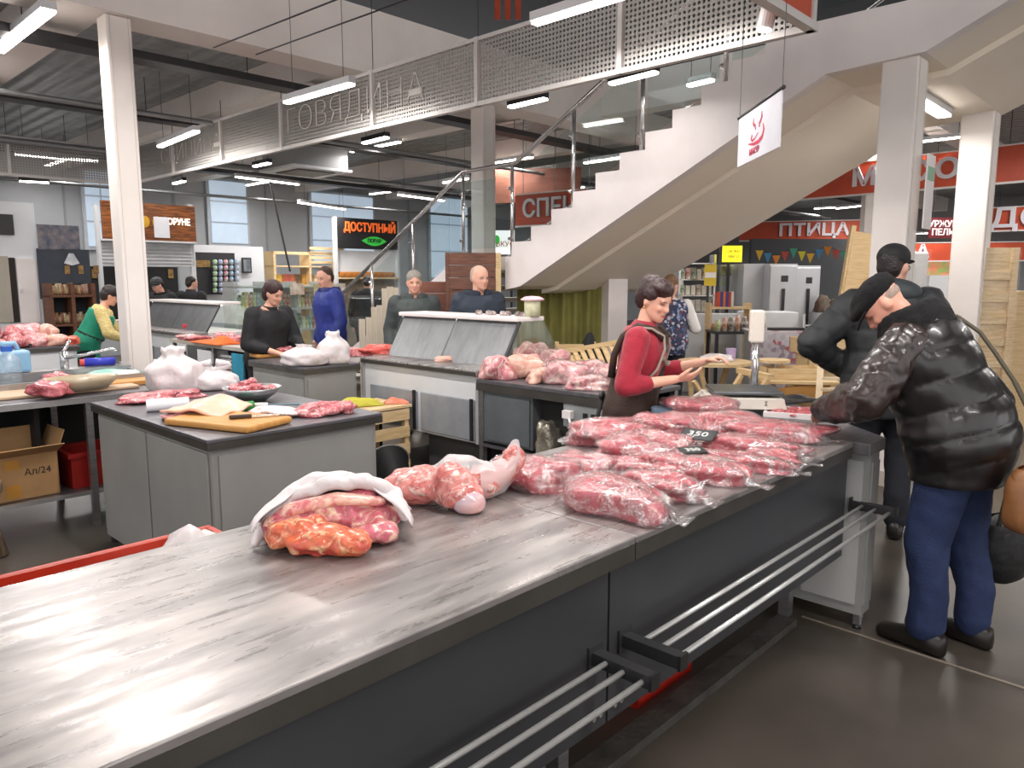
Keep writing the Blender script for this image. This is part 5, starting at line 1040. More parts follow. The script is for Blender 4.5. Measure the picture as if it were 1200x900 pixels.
coat_person('grey haired person in a dark green-grey jacket behind the display case', at(485, 7.9), -75, 1.70, Pose(lean=2, head=(-4, 4, 0)), mat('slate_coat', '3E4645', .6, c2='333A3A', sc=6), HAIRG, [((0, -.012, .160), (.083, .100, .080)), ((0, -.05, .12), (.078, .06, .09))], 1.02, .05, mat('slate_hood', '3A4241', .7), 'E0A892', True)
b = coat_person('man in a bright blue hooded jacket standing in the aisle', at(386, 9.0), 215, 1.76, Pose(lean=3, head=(20, 12, 0)), mat('blue_coat', '1B2F86', .6, c2='16276F', sc=6), HAIRB, SHORT, 1.0, .05, mat('blue_hood', '15225F', .7), 'D9A48E')
coat_person('dark figure with a backpack seen behind the stair rail', at(430, 11.2), 80, 1.68, Pose(lean=8, head=(10, 10, 0)), BLKCLOTH, HAIRK, SHORT, 1.0, .05, None, 'C99', vox=.014) if False else coat_person('dark clothed figure turned away behind the stair rail', at(428, 12.6), 80, 1.68, Pose(lean=8, head=(10, 10, 0)), BLKCLOTH, HAIRK, SHORT, 1.0, .06, None, 'D9A48E', vox=.014)
# --- woman in black at the small grey table
ps = Pose(lean=13, head=(8, 10, 0), elbows=[(-.25, .16, 1.08), (.26, .08, 1.07)], wrists=[(-.15, .40, 1.0), (.12, .36, .99)], palms=[(.2, 0, -1), (-.2, 0, -1)])
w2 = person('woman in a black sweater cutting meat at the small grey table', at(307, 7.18), -35, 1.62, ps, 'DFA890', fem=True, vox=.011)
mb = MB(); torso(mb, ps, .85, 1.42, .035, .04, 1.06, front=.05); sleeves(mb, ps, (.085, .075, .06), .55); garment('sweater', w2, mb, BLKCLOTH, .013, 3, .007, 9)
mb = MB(); torso(mb, ps, .5, 1.05, .045, .045, 1.05, front=.04); garment('apron', w2, mb, mat('black_apron', '151518', .6), .014, 3, .008, 8)
MB().tube([ps.U(p) for p in ((.10, .14, 1.2), (.12, .06, 1.42), (.11, -.06, 1.42), (.02, -.155, 1.2), (-.03, -.16, 1.08))], .009, 6).obj('apron_strap', mat('grey_strap', '5A5A5C', .6), w2)
collar(w2, ps, BLKCLOTH, 1.40, 1.45, .075, .066); trousers(w2, ps, DKTROU, vox=.018); shoes(w2, ps, BLKSHOE); hair(w2, ps, mat('auburn_hair', '3A1F1E', .5, c2='2C1616', sc=40, bump=.4, bsc=90), [((0, -.016, .160), (.084, .104, .084)), ((0, -.05, .10), (.082, .07, .105))], .011)
# --- woman in green apron
ps = Pose(lean=27, bend_z=.90, head=(-5, 0, 0), elbows=[(-.27, .32, 1.05), (.29, .28, 1.05)], wrists=[(-.2, .52, .98), (.2, .46, .97)], palms=[(.2, 0, -1), (-.2, 0, -1)])
loc = at(95, 8.9)
w3 = person('woman in a green apron bending over beside the pork table', loc, 24, 1.6, ps, 'DDA48C', fem=True, vox=.013)
mb = MB(); torso(mb, ps, .85, 1.42, .03, .03, 1.05); sleeves(mb, ps, (.08, .07, .055), .7); garment('blouse', w3, mb, mat('cream_stripe', 'D8C98E', .8, c2='B79F5E', sc=20, stretch=(1, 1, 4)), .015, 3, .006)
GREEN = mat('green_apron', '138A6C', .7, c2='107A5F', sc=6)
mb = MB(); torso(mb, ps, .72, 1.36, .045, .045, 1.06); garment('apron', w3, mb, GREEN, .015, 3, .007)
mb = MB()
X, Y = ps.ax(1.03); mb.rings([[q for q in sec(ps.U((0, 0, z)), X, Y, .215, .165, 20)] for z in (1.02, 1.05)], False); mb.obj('apron_tie', BLACK, w3); MB().tube([ps.U((0, -.17, 1.03)), (.03, -.2, .85), (.04, -.19, .74)], .012, 6).obj('apron_tie', BLACK, w3)
trousers(w3, ps, DKTROU, (.12, .095, .09), vox=.018); shoes(w3, ps, BLKSHOE); hair(w3, ps, HAIRK, [((0, -.016, .160), (.088, .108, .086)), ((0, -.05, .11), (.085, .075, .10))], .012, .008)
# --- man in knitted hat, person beside him
p1 = coat_person('man in a dark coat and striped knitted hat behind the far display case', at(194, 12.6), 250, 1.66, Pose(lean=14, head=(-10, 16, 0)), BLKCLOTH, HAIRK, SHORT, 1.08, .07, mat('dark_fur', '1A1A1C', .9), 'E0A894', vox=.014)
ps = Pose(lean=14, head=(-10, 16, 0)); hp, R = head_frame(ps); mb = MB().ell(hp+R @ Vector((0, -.01, .168)), .09, .112, .085, 18, 12, M=R); garment('knitted_hat', p1, mb, ribbed('striped_knit', '8A8A8C', '3A3A3C', .03, 'Z', .8, 0.0), .012, 2, .003)
coat_person('person in a black jacket seen from behind beside the man in the knitted hat', at(222, 12.9), 80, 1.66, Pose(lean=4, head=(-30, 6, 0)), BLKCLOTH, HAIRK, SHORT, 1.0, .05, None, vox=.014)
# --- woman in floral vest
ps = Pose(lean=4, head=(-25, 8, 0), elbows=[(-.28, .08, 1.1), (.30, .06, 1.08)], wrists=[(-.2, .28, 1.1), (.2, .26, 1.12)])
w4 = person('woman in a blue floral vest with white sleeves seen from behind', at(786, 8.6), 75, 1.66, ps, 'DFA890', fem=True, vox=.013)
mb = MB(); torso(mb, ps, .85, 1.43, .02, .02); sleeves(mb, ps, (.07, .062, .05), .9); garment('white_top', w4, mb, mat('white_knit', 'E4E2E0', .8), .014, 3, .005)
mb = MB(); torso(mb, ps, .78, 1.42, .05, .05, 1.02); garment('floral_vest', w4, mb, floral('floral_blue', '2A3350', ['4A5F8C', '8A93B0', '6A3F4A', 'B8B4C0'], 34), .014, 3, .006)
trousers(w4, ps, DKTROU, vox=.018); shoes(w4, ps, BLKSHOE); hair(w4, ps, mat('fair_hair', '8A6A4C', .55, c2='6E5239', sc=40, bump=.4, bsc=90), [((0, -.016, .155), (.082, .102, .088)), ((0, -.06, .05), (.075, .06, .13))], .012, .008)
# ================================================================ left background
def face(px0, px1, py0, py1, v):
    """rectangle on a wall plane v = const: returns (u0,u1,z0,z1)"""
    def hit(x, y):
        r = ray(x, y); t_ = v/(-r.x*CU+r.y*SU); p = r*t_; return p.x*SU+p.y*CU, H+p.z
    a, b = hit(px0, (py0+py1)/2), hit(px1, (py0+py1)/2); xm = (px0+px1)/2
    return a[0], b[0], hit(xm, py1)[1], hit(xm, py0)[1]
FRW = mat('window_frame', 'C5CBD2', .4)
for n, (x0, x1, y0, y1, k) in enumerate(((100, 138, 200, 290, 2), (246, 290, 212, 286, 1), (366, 438, 228, 310, 2), (505, 548, 232, 326, 2))):
    u0, u1, z0, z1 = face(x0, x1, y0, y1, 17.1)
    w = bx('window_%d' % (n+1), FRW, None, u0-.05, u1+.05, 17.12, 17.16, z0-.05, min(z1, 4.1)+.05, rz=RZ, kind='structure'); z1 = min(z1, 4.1)
    for i in range(k):
        a, b = u0+(u1-u0)*i/k+.02, u0+(u1-u0)*(i+1)/k-.02
        for j in range(3): bx('pane', DAY, w, a, b, 17.09, 17.12, z0+(z1-z0)*j/3+.02, z0+(z1-z0)*(j+1)/3-.02)
# white partition with door on the far left
u0, u1, z0, z1 = face(0, 45, 237, 375, 13.0)
st('wall_left', WALLW, -6, u1, 13.0, 13.15, 0, z1)
def onface(name, m, px0, px1, py0, py1, v, th=.02, off=0.0, parent=None, **k):
    a, b, c, d = face(px0, px1, py0, py1, v); return bx(name, m, parent, a, b, v-th-off, v-off, c, d, **({'rz': RZ} if parent is None else {}), **k)
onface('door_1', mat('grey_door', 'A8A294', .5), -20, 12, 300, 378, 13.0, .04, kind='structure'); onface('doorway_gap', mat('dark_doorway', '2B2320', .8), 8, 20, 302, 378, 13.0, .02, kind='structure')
onface('door_2', WHITE, 21, 44, 303, 378, 13.0, .03, kind='structure'); 
onface('wall_screen', BLACK, -12, 15, 251, 275, 13.0, .05, label='black wall screen above the grey door', cat='screen')
onface('door_handle', CHROME, 23.5, 25, 338, 343, 12.97, .04, kind='structure')
# jar shelves
def shelf_unit(name, label, px0, px1, py0, py1, v, m, rows, depth=.35, cols=(), back=None, posts=3):
    a, b, c, d = face(px0, px1, py0, py1, v); t = thing(name, label, 'shelf', UV(a, v-depth, 0), RZ); w = b-a
    for i in range(posts): x = (w-.05)*i/(posts-1); bx('upright', m, t, x, x+.05, 0, depth, 0, d)
    for z in rows: bx('shelf_board', m, t, 0, w, 0, depth, z-.03, z)
    if back: bx('back_panel', back, t, 0, w, depth-.01, depth, .05, d)
    return t, a, w, d
RW = mat('red_brown_wood', '6E4630', .6, c2='593723', sc=4, stretch=(1, 1, 5))
t, a, w, d = shelf_unit('wall_shelf', 'red-brown shelf of jars against the dark board', 50, 104, 332, 378, 12.9, RW, (.5, .95, 1.38), .35, back=mat('slate_back', '2C2F36', .8))
rr = random.Random(5)
for row, z in enumerate((.95, 1.38)):
    for i in range(14):
        x = a+.08+(w-.16)*i/13; c = rr.choice(['C9B58A', 'D8C9A0', 'B07A4A', '8C5A3A', 'C2A8A0']); h_ = .13+.05*rr.random()
        MB().lathe([(.01, 0), (.035, 0), (.035, h_*.8), (.025, h_*.9), (.028, h_), (.01, h_)], n=10).obj('jar', mat('jar_'+c, c, .35, c2='6A4A34', sc=20), None, UV(x, 12.7, z+.001), 0, smooth=True, label='small jar standing on the %s board of the red-brown shelf' % ('lower' if row == 0 else 'top'), cat='jar', group='jars on the %s board of the red-brown shelf' % ('lower' if row == 0 else 'top'))
t = thing('chalk_board', 'tall dark advertising board with a lampshade picture above the jars', 'board', UV(0, 12.93, 0), RZ)
onface('panel', mat('slate_blue', '39404C', .6, c2='2F3540', sc=3), 45, 104, 293, 340, .93+12, .02, 0, t) if False else None
a, b, c, d = face(44, 105, 292, 350, 12.98); bx('panel', mat('slate_blue', '39404C', .6, c2='2F3540', sc=3), t, a, b, .0, .02, c, d)
a, b, c, d = face(43, 92, 264, 293, 12.98); bx('poster', mat('mussel_poster', '4A5568', .5, c2='8A7F80', sc=9), t, a, b, .0, .02, c, d)
a, b, c, d = face(75, 93, 297, 311, 12.9); MB().prism([((a+b)/2-.03, d), ((a+b)/2+.03, d), (b, c+.03), ((a+b)/2, c), (a, c+.03)], lambda x, y, q: (x, q, y), -.03, -.01).obj('lampshade_picture', mat('silver_shade', 'B9BDC4', .4, .3, c2='DADDE2', sc=9), t)
for px in (76, 92, 110): a, b, c, d = face(px, px+6, 311, 321, 12.9); bx('picture', mat('amber_picture', 'A8874A', .5, c2='6E4F2C', sc=20), t, a, b, -.025, -.012, c, d)
# kiosk with the wooden sign
t = thing('kiosk', 'grey kiosk with a brown wooden sign above its hatch', 'kiosk', UV(0, 13.6, 0), RZ); KV = 13.6
def kpart(name, m, px0, px1, py0, py1, y0=-.05, y1=.05, parent=None): a, b, c, d = face(px0, px1, py0, py1, KV); return bx(name, m, parent or t, a, b, y0, y1, c, d)
kpart('shutter', ribbed('shutter', 'B4B6B8', 'A6A8AA', .06, 'Z', .5, .2, .25), 118, 226, 283, 312); kpart('frame', WHITECAB, 115, 119, 240, 375); kpart('frame', WHITECAB, 223, 228, 240, 375); kpart('hatch_back', DARK, 118, 226, 312, 375, .6, .65)
kpart('counter', WHITECAB, 116, 227, 374, 378, -.2, .3)
s_ = kpart('sign_board', mat('sign_wood', '5A3018', .5, c2='9A5A24', sc=5, stretch=(1, 1, 9), lo=.4, hi=.6), 117, 225, 239, 282, -.14, -.06); kpart('sign_frame', WHITECAB, 116, 226, 282, 284, -.15, -.05, s_)
a, b, c, d = face(117, 225, 239, 282, KV); SW = mat('sign_white_light', 'FFFFFF', .5, em='FFF0DC', es=.8)
lettering('П', .2, SW, t, (a+.2, -.145, (c+d)/2), bold=.01); lettering('ФОРУНЕ', .15, SW, t, (b-.34, -.145, (c+d)/2+.02), bold=.004, sx=.78)
for xx in (-.15, .05): MB().ell((a+(b-a)*.53+xx, -.15, (c+d)/2), .08, .012, .1).obj('hop_mark', mat('hop_yellow', 'D8A324', .5), t)
kpart('paper_sheet', mat('paper_white', 'E4E4EA', .7), 176, 194, 255, 279, -.165, -.155)
for px in (122, 180, 213): kpart('picture', MATS['amber_picture'], px, px+6, 315, 326, .58, .6)
# can tower stall
t = thing('dark_stall_board', 'dark stall board holding rows of bottles', 'board', UV(0, 14.2, 0), RZ); a, b, c, d = face(228, 276, 296, 345, 14.2); bx('panel', mat('dark_board', '2E2D31', .7), t, a, b, 0, .03, c, d); bx('leg', IRON, t, a, a+.05, 0, .03, 0, c); bx('leg', IRON, t, b-.05, b, 0, .03, 0, c)
for px in (230, 238): a2, b2, c2, d2 = face(px, px+9, 305, 313, 14.15); bx('picture', MATS['amber_picture'], t, a2, b2, -.02, 0, c2, d2)
cols = ['5FA04A', '4A6FA8', 'B04A58', '4A8AA8', '3F74A0']
for i in range(5):
    for j in range(6):
        a, b, c, d = face(249+6.3*i, 254+6.3*i, 304+6.6*j, 310+6.6*j, 14.1)
        MB().lathe([(.01, 0), ((b-a)/2, 0), ((b-a)/2, (d-c)*.7), ((b-a)/4, (d-c)*.98), (.01, (d-c)*.98)], n=8).obj('bottle', mat('can_'+cols[i], cols[i], .35, c2='D8D8D8', sc=14), None, UV((a+b)/2, 14.08, c), 0, smooth=True, label='%s bottle in the rows on the dark stall board' % ('green', 'blue', 'crimson', 'teal', 'steel blue')[i], cat='bottle', group='%s bottles on the dark stall board' % ('green', 'blue', 'crimson', 'teal', 'steel blue')[i])
t = thing('picture_frame', 'small framed portrait on the white stall wall', 'picture', UV(0, 14.35, 0), RZ); a, b, c, d = face(283, 294, 302, 320, 14.35); bx('frame', BLACK, t, a, b, -.03, 0, c, d); bx('photo', mat('grey_photo', '9AA0A6', .5, c2='5A6066', sc=6), t, a+.03, b-.03, -.035, -.03, c+.03, d-.03)
st('wall_stall', WALLW, *face(226, 310, 288, 378, 14.4)[:2], 14.4, 14.5, 0, face(226, 310, 288, 378, 14.4)[3])
# glass grocery showcase behind the blue man
t, a, w, d = shelf_unit('glass_showcase', 'glass grocery showcase behind the woman in black', 262, 366, 330, 400, 12.2, mat('pale_metal', 'C9CDCB', .4, .4), (.35, .75, 1.12, 1.5), .4, posts=4); bx('front_glass', GLASS, t, 0, w, -.012, 0, .3, 1.52)
cs = ['D8D0B8', '8FA858', 'B84A3C', 'E2DCC8', 'C8B23C', '4F7F6A', 'C9C2BA', 'D29A5A', '7A9AA8']
for row, z in enumerate((.75, 1.12)):
    for i in range(22):
        x = a+.08+(w-.2)*i/21; c = rr.choice(cs); h_ = .16+.12*rr.random(); ww = (w/22)*.8
        bx('grocery_pack', mat('pack_'+c, c, .5, c2='F0EDE2', sc=16), None, -ww/2, ww/2, -.05, .05, 0, h_, loc=UV(x, 12.0, z+.001), rz=RZ, label='small grocery pack on the %s glass shelf of the showcase' % ('lower' if row == 0 else 'upper'), cat='package', group='grocery packs on the %s glass shelf' % ('lower' if row == 0 else 'upper'))
for i, px in enumerate((325, 352, 372, 380)): a2, b2, c2, d2 = face(px, px+(16 if i == 0 else 9), 332, 345, 12.2); bx('price_poster', mat('poster_%d' % i, ('E9E4D8', 'C9CF9A', 'E0DDC8', 'D8E0D8')[i], .6, c2='B89A80', sc=10), None, a2, b2, 11.76, 11.78, c2, d2, rz=RZ, label=('white poster with two round dishes', 'green price poster', 'pale narrow price poster', 'mint narrow price poster')[i]+' on the glass showcase', cat='poster')
# wooden shelf stall behind
t, a, w, d = shelf_unit('wooden_stall', 'wooden stall frame with shelves of honey behind the blue jacket man', 310, 392, 296, 345, 14.9, WOODX, (1.1, 1.5, 1.9), .4, posts=3)
for k in range(4): bx('slat', WOODX, t, w*.5, w, 0, .02, 1.95+.1*k, 2.01+.1*k)
bx('top_beam', WOODX, t, 0, w, 0, .1, d-.06, d)
for i in range(10):
    c = rr.choice(['C8963C', '3A332E', 'D8B04A', 'B84A4A', 'E0D0B0']); bx('honey_pack', mat('hp_'+c, c, .5, c2='8A6A3A', sc=12), None, -.09, .09, -.06, .06, 0, .22, loc=UV(a+.2+(w-.4)*i/9, 14.7, 1.501), rz=RZ, label='honey or sweets pack on the wooden stall shelf', cat='package', group='packs on the wooden stall shelf')
# awning sign
SV = 14.3; a, b, c, d = face(392, 462, 257, 292, SV); t = thing('shop_sign', 'dark shop sign with orange letters and a green pea pod', 'sign', UV(a, SV, 0), RZ)
bx('board', mat('sign_dark', '1D1C1E', .5), t, 0, b-a, -.12, 0, c, d); zz = (c+d)/2; wv = b-a
lettering('ДОСТУПНЫЙ', .26, mat('sign_orange', 'E8682A', .5, em='E8682A', es=.5), t, (wv*.53, -.13, zz+.13), bold=.008, sx=.82)
PG = mat('pod_green', '2FA83A', .5, em='2FA83A', es=.5); lf = [(wv*.38+wv*.42*i/10, zz-.15+.10*sin(pi*i/10)) for i in range(11)]+[(wv*.80-wv*.42*i/10, zz-.15-.11*sin(pi*i/10)) for i in range(1, 10)]
MB().prism(lf, lambda x, y, q: (x, q, y), -.135, -.12).obj('pod_mark', PG, t); lettering('ПОВАР', .11, MATS['sign_dark'], t, (wv*.59, -.138, zz-.15), bold=.004)
bx('shutter_panel', WHITECAB, t, 0, wv, -.02, 0, c-.55, c-.04); bx('post', WHITECAB, t, -.06, 0, -.1, 0, 0, d); bx('post', WHITECAB, t, wv, wv+.06, -.1, 0, 0, d)
for i in range(9): bx('bread_loaf', mat('loaf', 'B4762E', .6, c2='8A521C', sc=9), None, -.11, .11, -.07, .07, 0, .12, loc=UV(a+.15+(wv-.3)*i/8, SV-.0, 1.66), rz=RZ, bevel=.04, label='brown loaf on the bakery shelf under the dark shop sign', cat='bread', group='loaves under the dark shop sign')
bx('bakery_shelf', WOODX, None, a, b, SV-.2, SV+.2, 1.62, 1.66, rz=RZ, label='wooden bakery shelf under the dark shop sign', cat='shelf'); bx('bakery_counter', mat('bak', '8A7A6A', .6, c2='6E6052'), None, a, b, SV+.03, SV+.15, 0, 1.62, rz=RZ, label='grey-brown bakery back wall under the dark shop sign', cat='stall')
# white sign with tree
p = D(567, 298, 12.4); p2 = D(603, 270, 12.4); t = thing('shop_sign', 'white shop sign with a green tree behind the staircase', 'sign', (p.x, 12.4, p.z), 0); w = p2.x-p.x; h_ = p2.z-p.z
bx('board', mat('sign_lit_white', 'F2F4F0', .5, em='FFFFFF', es=.6), t, 0, w, 0, .06, 0, h_); lettering('РАЙ ВКУСА', .115, mat('sign_text_o', 'D8843C', .5), t, (w*.5, -.008, h_*.42), bold=.002); MB().ell((w*.42, -.01, h_*.62), .05, .008, .07).obj('tree_mark', PG, t); MB().box(w*.42-.008, w*.42+.008, -.014, -.004, h_*.3, h_*.55).obj('tree_trunk_mark', BROWNW, t)
for x in (.05, w-.05): bx('post', IRON, t, x-.02, x+.02, .06, .1, -p.z, h_)
# brown board walls and pale planks beside the staircase
def plank_panel(name, label, px0, px1, pytop, Y, n, m, h0=.0, th=.05, rz=.12, stepped=False, cat='panel'):
    a, b = D(px0, pytop, Y), D(px1, pytop, Y); t = thing(name, label, cat, (a.x, Y, 0), rz); w = b.x-a.x
    if not stepped:
        for i in range(n): z0 = h0+(a.z-h0)*i/n; bx('plank', m, t, 0, w, -.01*(i % 2), th, z0+.003, h0+(a.z-h0)*(i+1)/n-.001, bevel=.008)
        bx('side_post', WOOD, t, w, w+.06, 0, th, h0, a.z); bx('side_post', m, t, -.04, 0, 0, th, h0, a.z)
    return t
plank_panel('board_wall', 'tall dark brown plank panel behind the man in navy', 526, 581, 296, 8.35, 14, BROWNW); plank_panel('board_wall', 'lower reddish plank panel behind the grey jacket person', 496, 525, 330, 8.55, 12, mat('red_board', '8F5A48', .6, c2='74463A', sc=5, stretch=(1, 1, 8), bump=.3))
PALEPL = mat('whitewashed_plank', 'CFC4B2', .7, c2='BDB09C', sc=6, stretch=(6, 6, .6))
for i, (px, top) in enumerate(((424, 374), (432, 372), (438, 360), (444, 358), (450, 338), (456, 336), (462, 337))):
    q = D(px, top, 8.7); bx('pale_plank', PALEPL, None, -.036, .036, 0, .03, 0, q.z, loc=(q.x, 8.7+.012*i, 0), rz=.1, label=('short', 'short', 'medium', 'medium', 'tall', 'tall', 'tall')[i]+' whitewashed plank standing beside the grey jacket person', cat='plank', group='whitewashed planks')
# ================================================================ under the stairs
CURT = mat('olive_curtain', '8E8A4A', .8, c2='7E7A40', sc=3)
a, b = D(606, 344, 9.4), D(712, 344, 9.4); t = thing('curtain', 'olive green curtain hanging under the staircase', 'curtain', (a.x, 9.4, 0), 0)
mb = MB(); w = b.x-a.x; mb.sheet(lambda s, q: (s*w, .035*sin(s*46)+.02*sin(s*19+1), .02+q*(a.z+.12)), 90, 6); mb.obj('fabric', CURT, t, smooth=True, solid=.004); MB().tube([(-.05, 0, a.z+.12), (w+.05, 0, a.z+.12)], .012, 8).obj('curtain_rod', IRON, t)
a = D(724, 345, 9.2); bx('stair_pier', WHITE, None, -.12, .13, 0, .25, 0, 1.62, loc=(a.x, 9.2, 0), rz=.3, label='white pier under the far edge of the stair soffit', cat='pier')
p = D(655, 371, 8.3)
def wood_chair(label, loc, rz, coat=False):
    t = thing('wooden_chair', label, 'chair', loc, rz)
    for x in (-.2, .2):
        bx('leg', WOOD, t, x-.02, x+.02, -.2, -.16, 0, .44); bx('leg', WOOD, t, x-.02, x+.02, .18, .22, 0, .95)
    for k in range(4): bx('seat_slat', WOODX, t, -.22, .22, -.2+.1*k, -.11+.1*k, .44, .46)
    for z in (.6, .72, .84): bx('back_slat', WOODX, t, -.22, .22, .17, .19, z, z+.08)
    return t
wood_chair('pale wooden chair in front of the olive curtain', at(672, 8.3), 3.2)
cloth('black_coat', 'black coat thrown over the chair by the curtain', 'coat', at(697, 8.25)+Vector((0, 0, .62)), .2, .42, .4, .55, BLKCLOTH, 33)
for px, Yy in ((592, 7.6), (655, 7.8)):
    c = at(px+10, Yy); bx('wooden_plank_stack', WOODX, None, -.3, .3, -.12, .12, 0, .78, loc=c, rz=.1, bevel=.01, label='pale wooden chest %s' % ('behind the end of the display case' if px < 600 else 'below the curtain'), cat='chest')
def slat_panel(name, label, corners, n, m, cat, th=.02):
    """tilted frame of separate slats between four world corners (bl, br, tr, tl)"""
    bl, br, tr, tl = corners; t = thing(name, label, cat, bl, 0); o = bl
    for i in range(n): f = (i+.5)/n; MB().bar(bl.lerp(br, f)-o, tl.lerp(tr, f)-o, (br-bl).length/n*.62, th).obj('slat', m, t)
    MB().bar(bl-o, br-o, .05, .04).obj('rail', m, t); MB().bar(tl-o, tr-o, .09, .04).obj('rail', m, t); return t
slat_panel('slat_bench', 'pale slatted wooden bench back leaning behind the bagged pork', (D(672, 440, 7.0), D(745, 440, 6.8), D(728, 400, 7.2), D(660, 412, 7.4)), 8, WOOD, 'bench')
MB().bar(D(668, 418, 7.3), D(668, 418, 7.3)*Vector((1, 1, 0)) if False else Vector((D(668, 418, 7.3).x, 7.3, 0)), .06).obj('bench_post', WOOD, None, label='pale wooden post beside the slatted bench', cat='post')

# ================================================================ right background
STEELG = mat('fridge_grey', 'B9BABC', .35, .45, c2='AEAFB2', sc=1.5)
for i, (x0, x1, top) in enumerate(((903, 936, 309), (937, 966, 311))):
    a, b = D(x0, top, 11.0), D(x1, top, 11.0); t = thing('refrigerator', ('wider', 'narrower')[i]+' tall steel refrigerator beyond the stalls', 'refrigerator', (a.x, 11.0+.1*i, 0), 0); w = b.x-a.x
    bx('body', STEELG, t, 0, w, .03, .8, 0, a.z); bx('door', STEELG, t, .008, w-.008, 0, .03, .1, a.z-.03, bevel=.006); bx('handle', BLACK, t, w*.45, w*.45+.035, -.035, 0, .75, 1.48); bx('display', BLACK, t, w*.4, w*.65, -.004, 0, a.z-.26, a.z-.17); bx('plinth', DARK, t, 0, w, .02, .1, 0, .1)
a, b = D(872, 309, 11.3), D(903, 309, 11.3); bx('refrigerator', STEELG, None, a.x, b.x-.01, 11.3, 11.32+.6, 0, a.z, label='grey refrigerator side panel standing against the steel refrigerators', cat='refrigerator')
a = D(846, 310, 11.8); bx('grey_cabinet', STEELG, None, a.x, a.x+.42, 11.8, 12.3, 0, a.z, label='grey cabinet with posters under the yellow sign', cat='cabinet')
for i, (x0, x1, y0, y1, c) in enumerate(((844, 858, 312, 323, '5A4A3A'), (844, 856, 329, 334, 'A8B8A0'))): a, b = D(x0, y1, 11.75), D(x1, y0, 11.75); bx('poster', mat('pp%d' % i, c, .6, c2='8FA07A', sc=9), None, a.x, b.x, 11.76, 11.79, a.z, b.z, label=('dark food', 'pale green')[i]+' poster on the grey cabinet', cat='poster')
a, b = D(846, 307, 11.6), D(870, 288, 11.6); t = thing('yellow_sign', 'bright yellow lit sign above the grey cabinet', 'sign', (a.x, 11.6, a.z), 0); bx('panel', mat('sign_yellow', 'F2E01E', .5, em='F2E01E', es=.9), t, 0, b.x-a.x, 0, .04, 0, b.z-a.z); bx('frame', BLACK, t, -.03, 0, 0, .06, -.02, b.z-a.z+.02); bx('post', IRON, t, .1, .14, .05, .09, -a.z, 0)
lettering('СВЕЖЕЕ', .055, IRON, t, ((b.x-a.x)*.58, -.004, .16), depth=.004); lettering('МЯСО', .055, IRON, t, ((b.x-a.x)*.58, -.004, .08), depth=.004)
a, b = D(825, 335, 11.4), D(840, 310, 11.4); t = thing('yellow_banner', 'yellow hanging banner with a white band beside the yellow sign', 'banner', (a.x, 11.4, a.z), 0); bx('sheet', mat('banner_yellow', 'D8B830', .6), t, 0, b.x-a.x, 0, .01, 0, b.z-a.z); bx('white_band', WHITE, t, 0.01, b.x-a.x-.01, -.004, 0, .12, .2); bx('post', IRON, t, .05, .08, .01, .04, -a.z, b.z-a.z)
# goods shelf behind the floral vest
GS, a0, b0 = None, D(800, 345, 11.9), D(822, 300, 11.9)
t = thing('goods_rack', 'wire rack of small goods behind the woman in the floral vest', 'rack', (D(796, 345, 11.9).x, 11.9, 0), 0)
for x in (0, .55): bx('upright', CHROME, t, x-.015, x+.015, 0, .3, 0, 2.0)
for k in range(6): bx('shelf_board', CHROME, t, 0, .55, 0, .3, .6+.25*k, .62+.25*k)
for k in range(4):
    for i in range(6): c = rr.choice(['3A2A26', 'B84A3C', 'D8D0C0', '5A7A4A', '8A6A4A']); bx('goods_pack', mat('gp_'+c, c, .5, c2='EDE6DA', sc=14), None, -.035, .035, -.05, .05, 0, .13+.05*rr.random(), loc=(D(796, 345, 11.9).x+.06+.085*i, 12.0, .871+.25*k), label='small goods pack on the wire rack', cat='package', group='goods packs on the wire rack')
bx('white_ledge', WHITECAB, None, 0, .95, 0, .35, 0, 1.12, loc=(D(796, 360, 10.8).x, 10.8, 0), label='white stall counter behind the woman in the floral vest', cat='counter')
# books / jars table
t = thing('pot_table', 'dark low table crowded with jars under the grey cabinet', 'table', (D(838, 395, 9.6).x, 9.6, 0), 0); bx('top', IRON, t, 0, .72, 0, .5, .92, .95)
for x in (.03, .69):
    for y in (.03, .47): bx('leg', IRON, t, x-.02, x+.02, y-.02, y+.02, 0, .92)
x0 = D(838, 395, 9.6).x
for i in range(15):
    c = rr.choice(['8A2A34', 'C9C0B4', '5A2030', 'D8D0C0', '2A2428', 'B8683A', '9AB04A']); h_ = .08+.14*rr.random(); r = .03+.012*rr.random()
    MB().lathe([(.01, 0), (r, 0), (r, h_*.75), (r*.8, h_*.85), (r*.85, h_), (.01, h_)], n=10).obj('jar', mat('pot_'+c, c, .3, c2='E0D8CC', sc=18), None, (x0+.06+.085*(i % 8), 9.72+.2*(i//8), .951), smooth=True, label='small jar on the dark low table of preserves', cat='jar', group='jars of preserves on the dark low table')
for i in range(6): bx('book', mat('bk%d' % i, ('B8452C', '2E3F86', 'C8682C', '3A3A78', 'A83838', 'D0C8B8')[i], .6), None, -.016, .016, -.08, .08, 0, .2, loc=(D(840, 370, 10.2).x+.036*i, 10.2, 1.25), label=('orange-red', 'deep blue', 'orange', 'violet', 'crimson', 'cream')[i]+' spined book in the row above the preserves', cat='book', group='books above the preserves')
t = thing('book_shelf', 'wooden book shelf behind the preserves', 'shelf', (D(834, 372, 10.1).x, 10.1, 0), 0); bx('board', WOODX, t, 0, .5, 0, .25, 1.22, 1.249); bx('board', WOODX, t, 0, .5, 0, .25, .96, .98); bx('side', WOOD, t, -.03, 0, 0, .25, 0, 1.3); bx('side', WOOD, t, .5, .53, 0, .25, 0, 1.3)
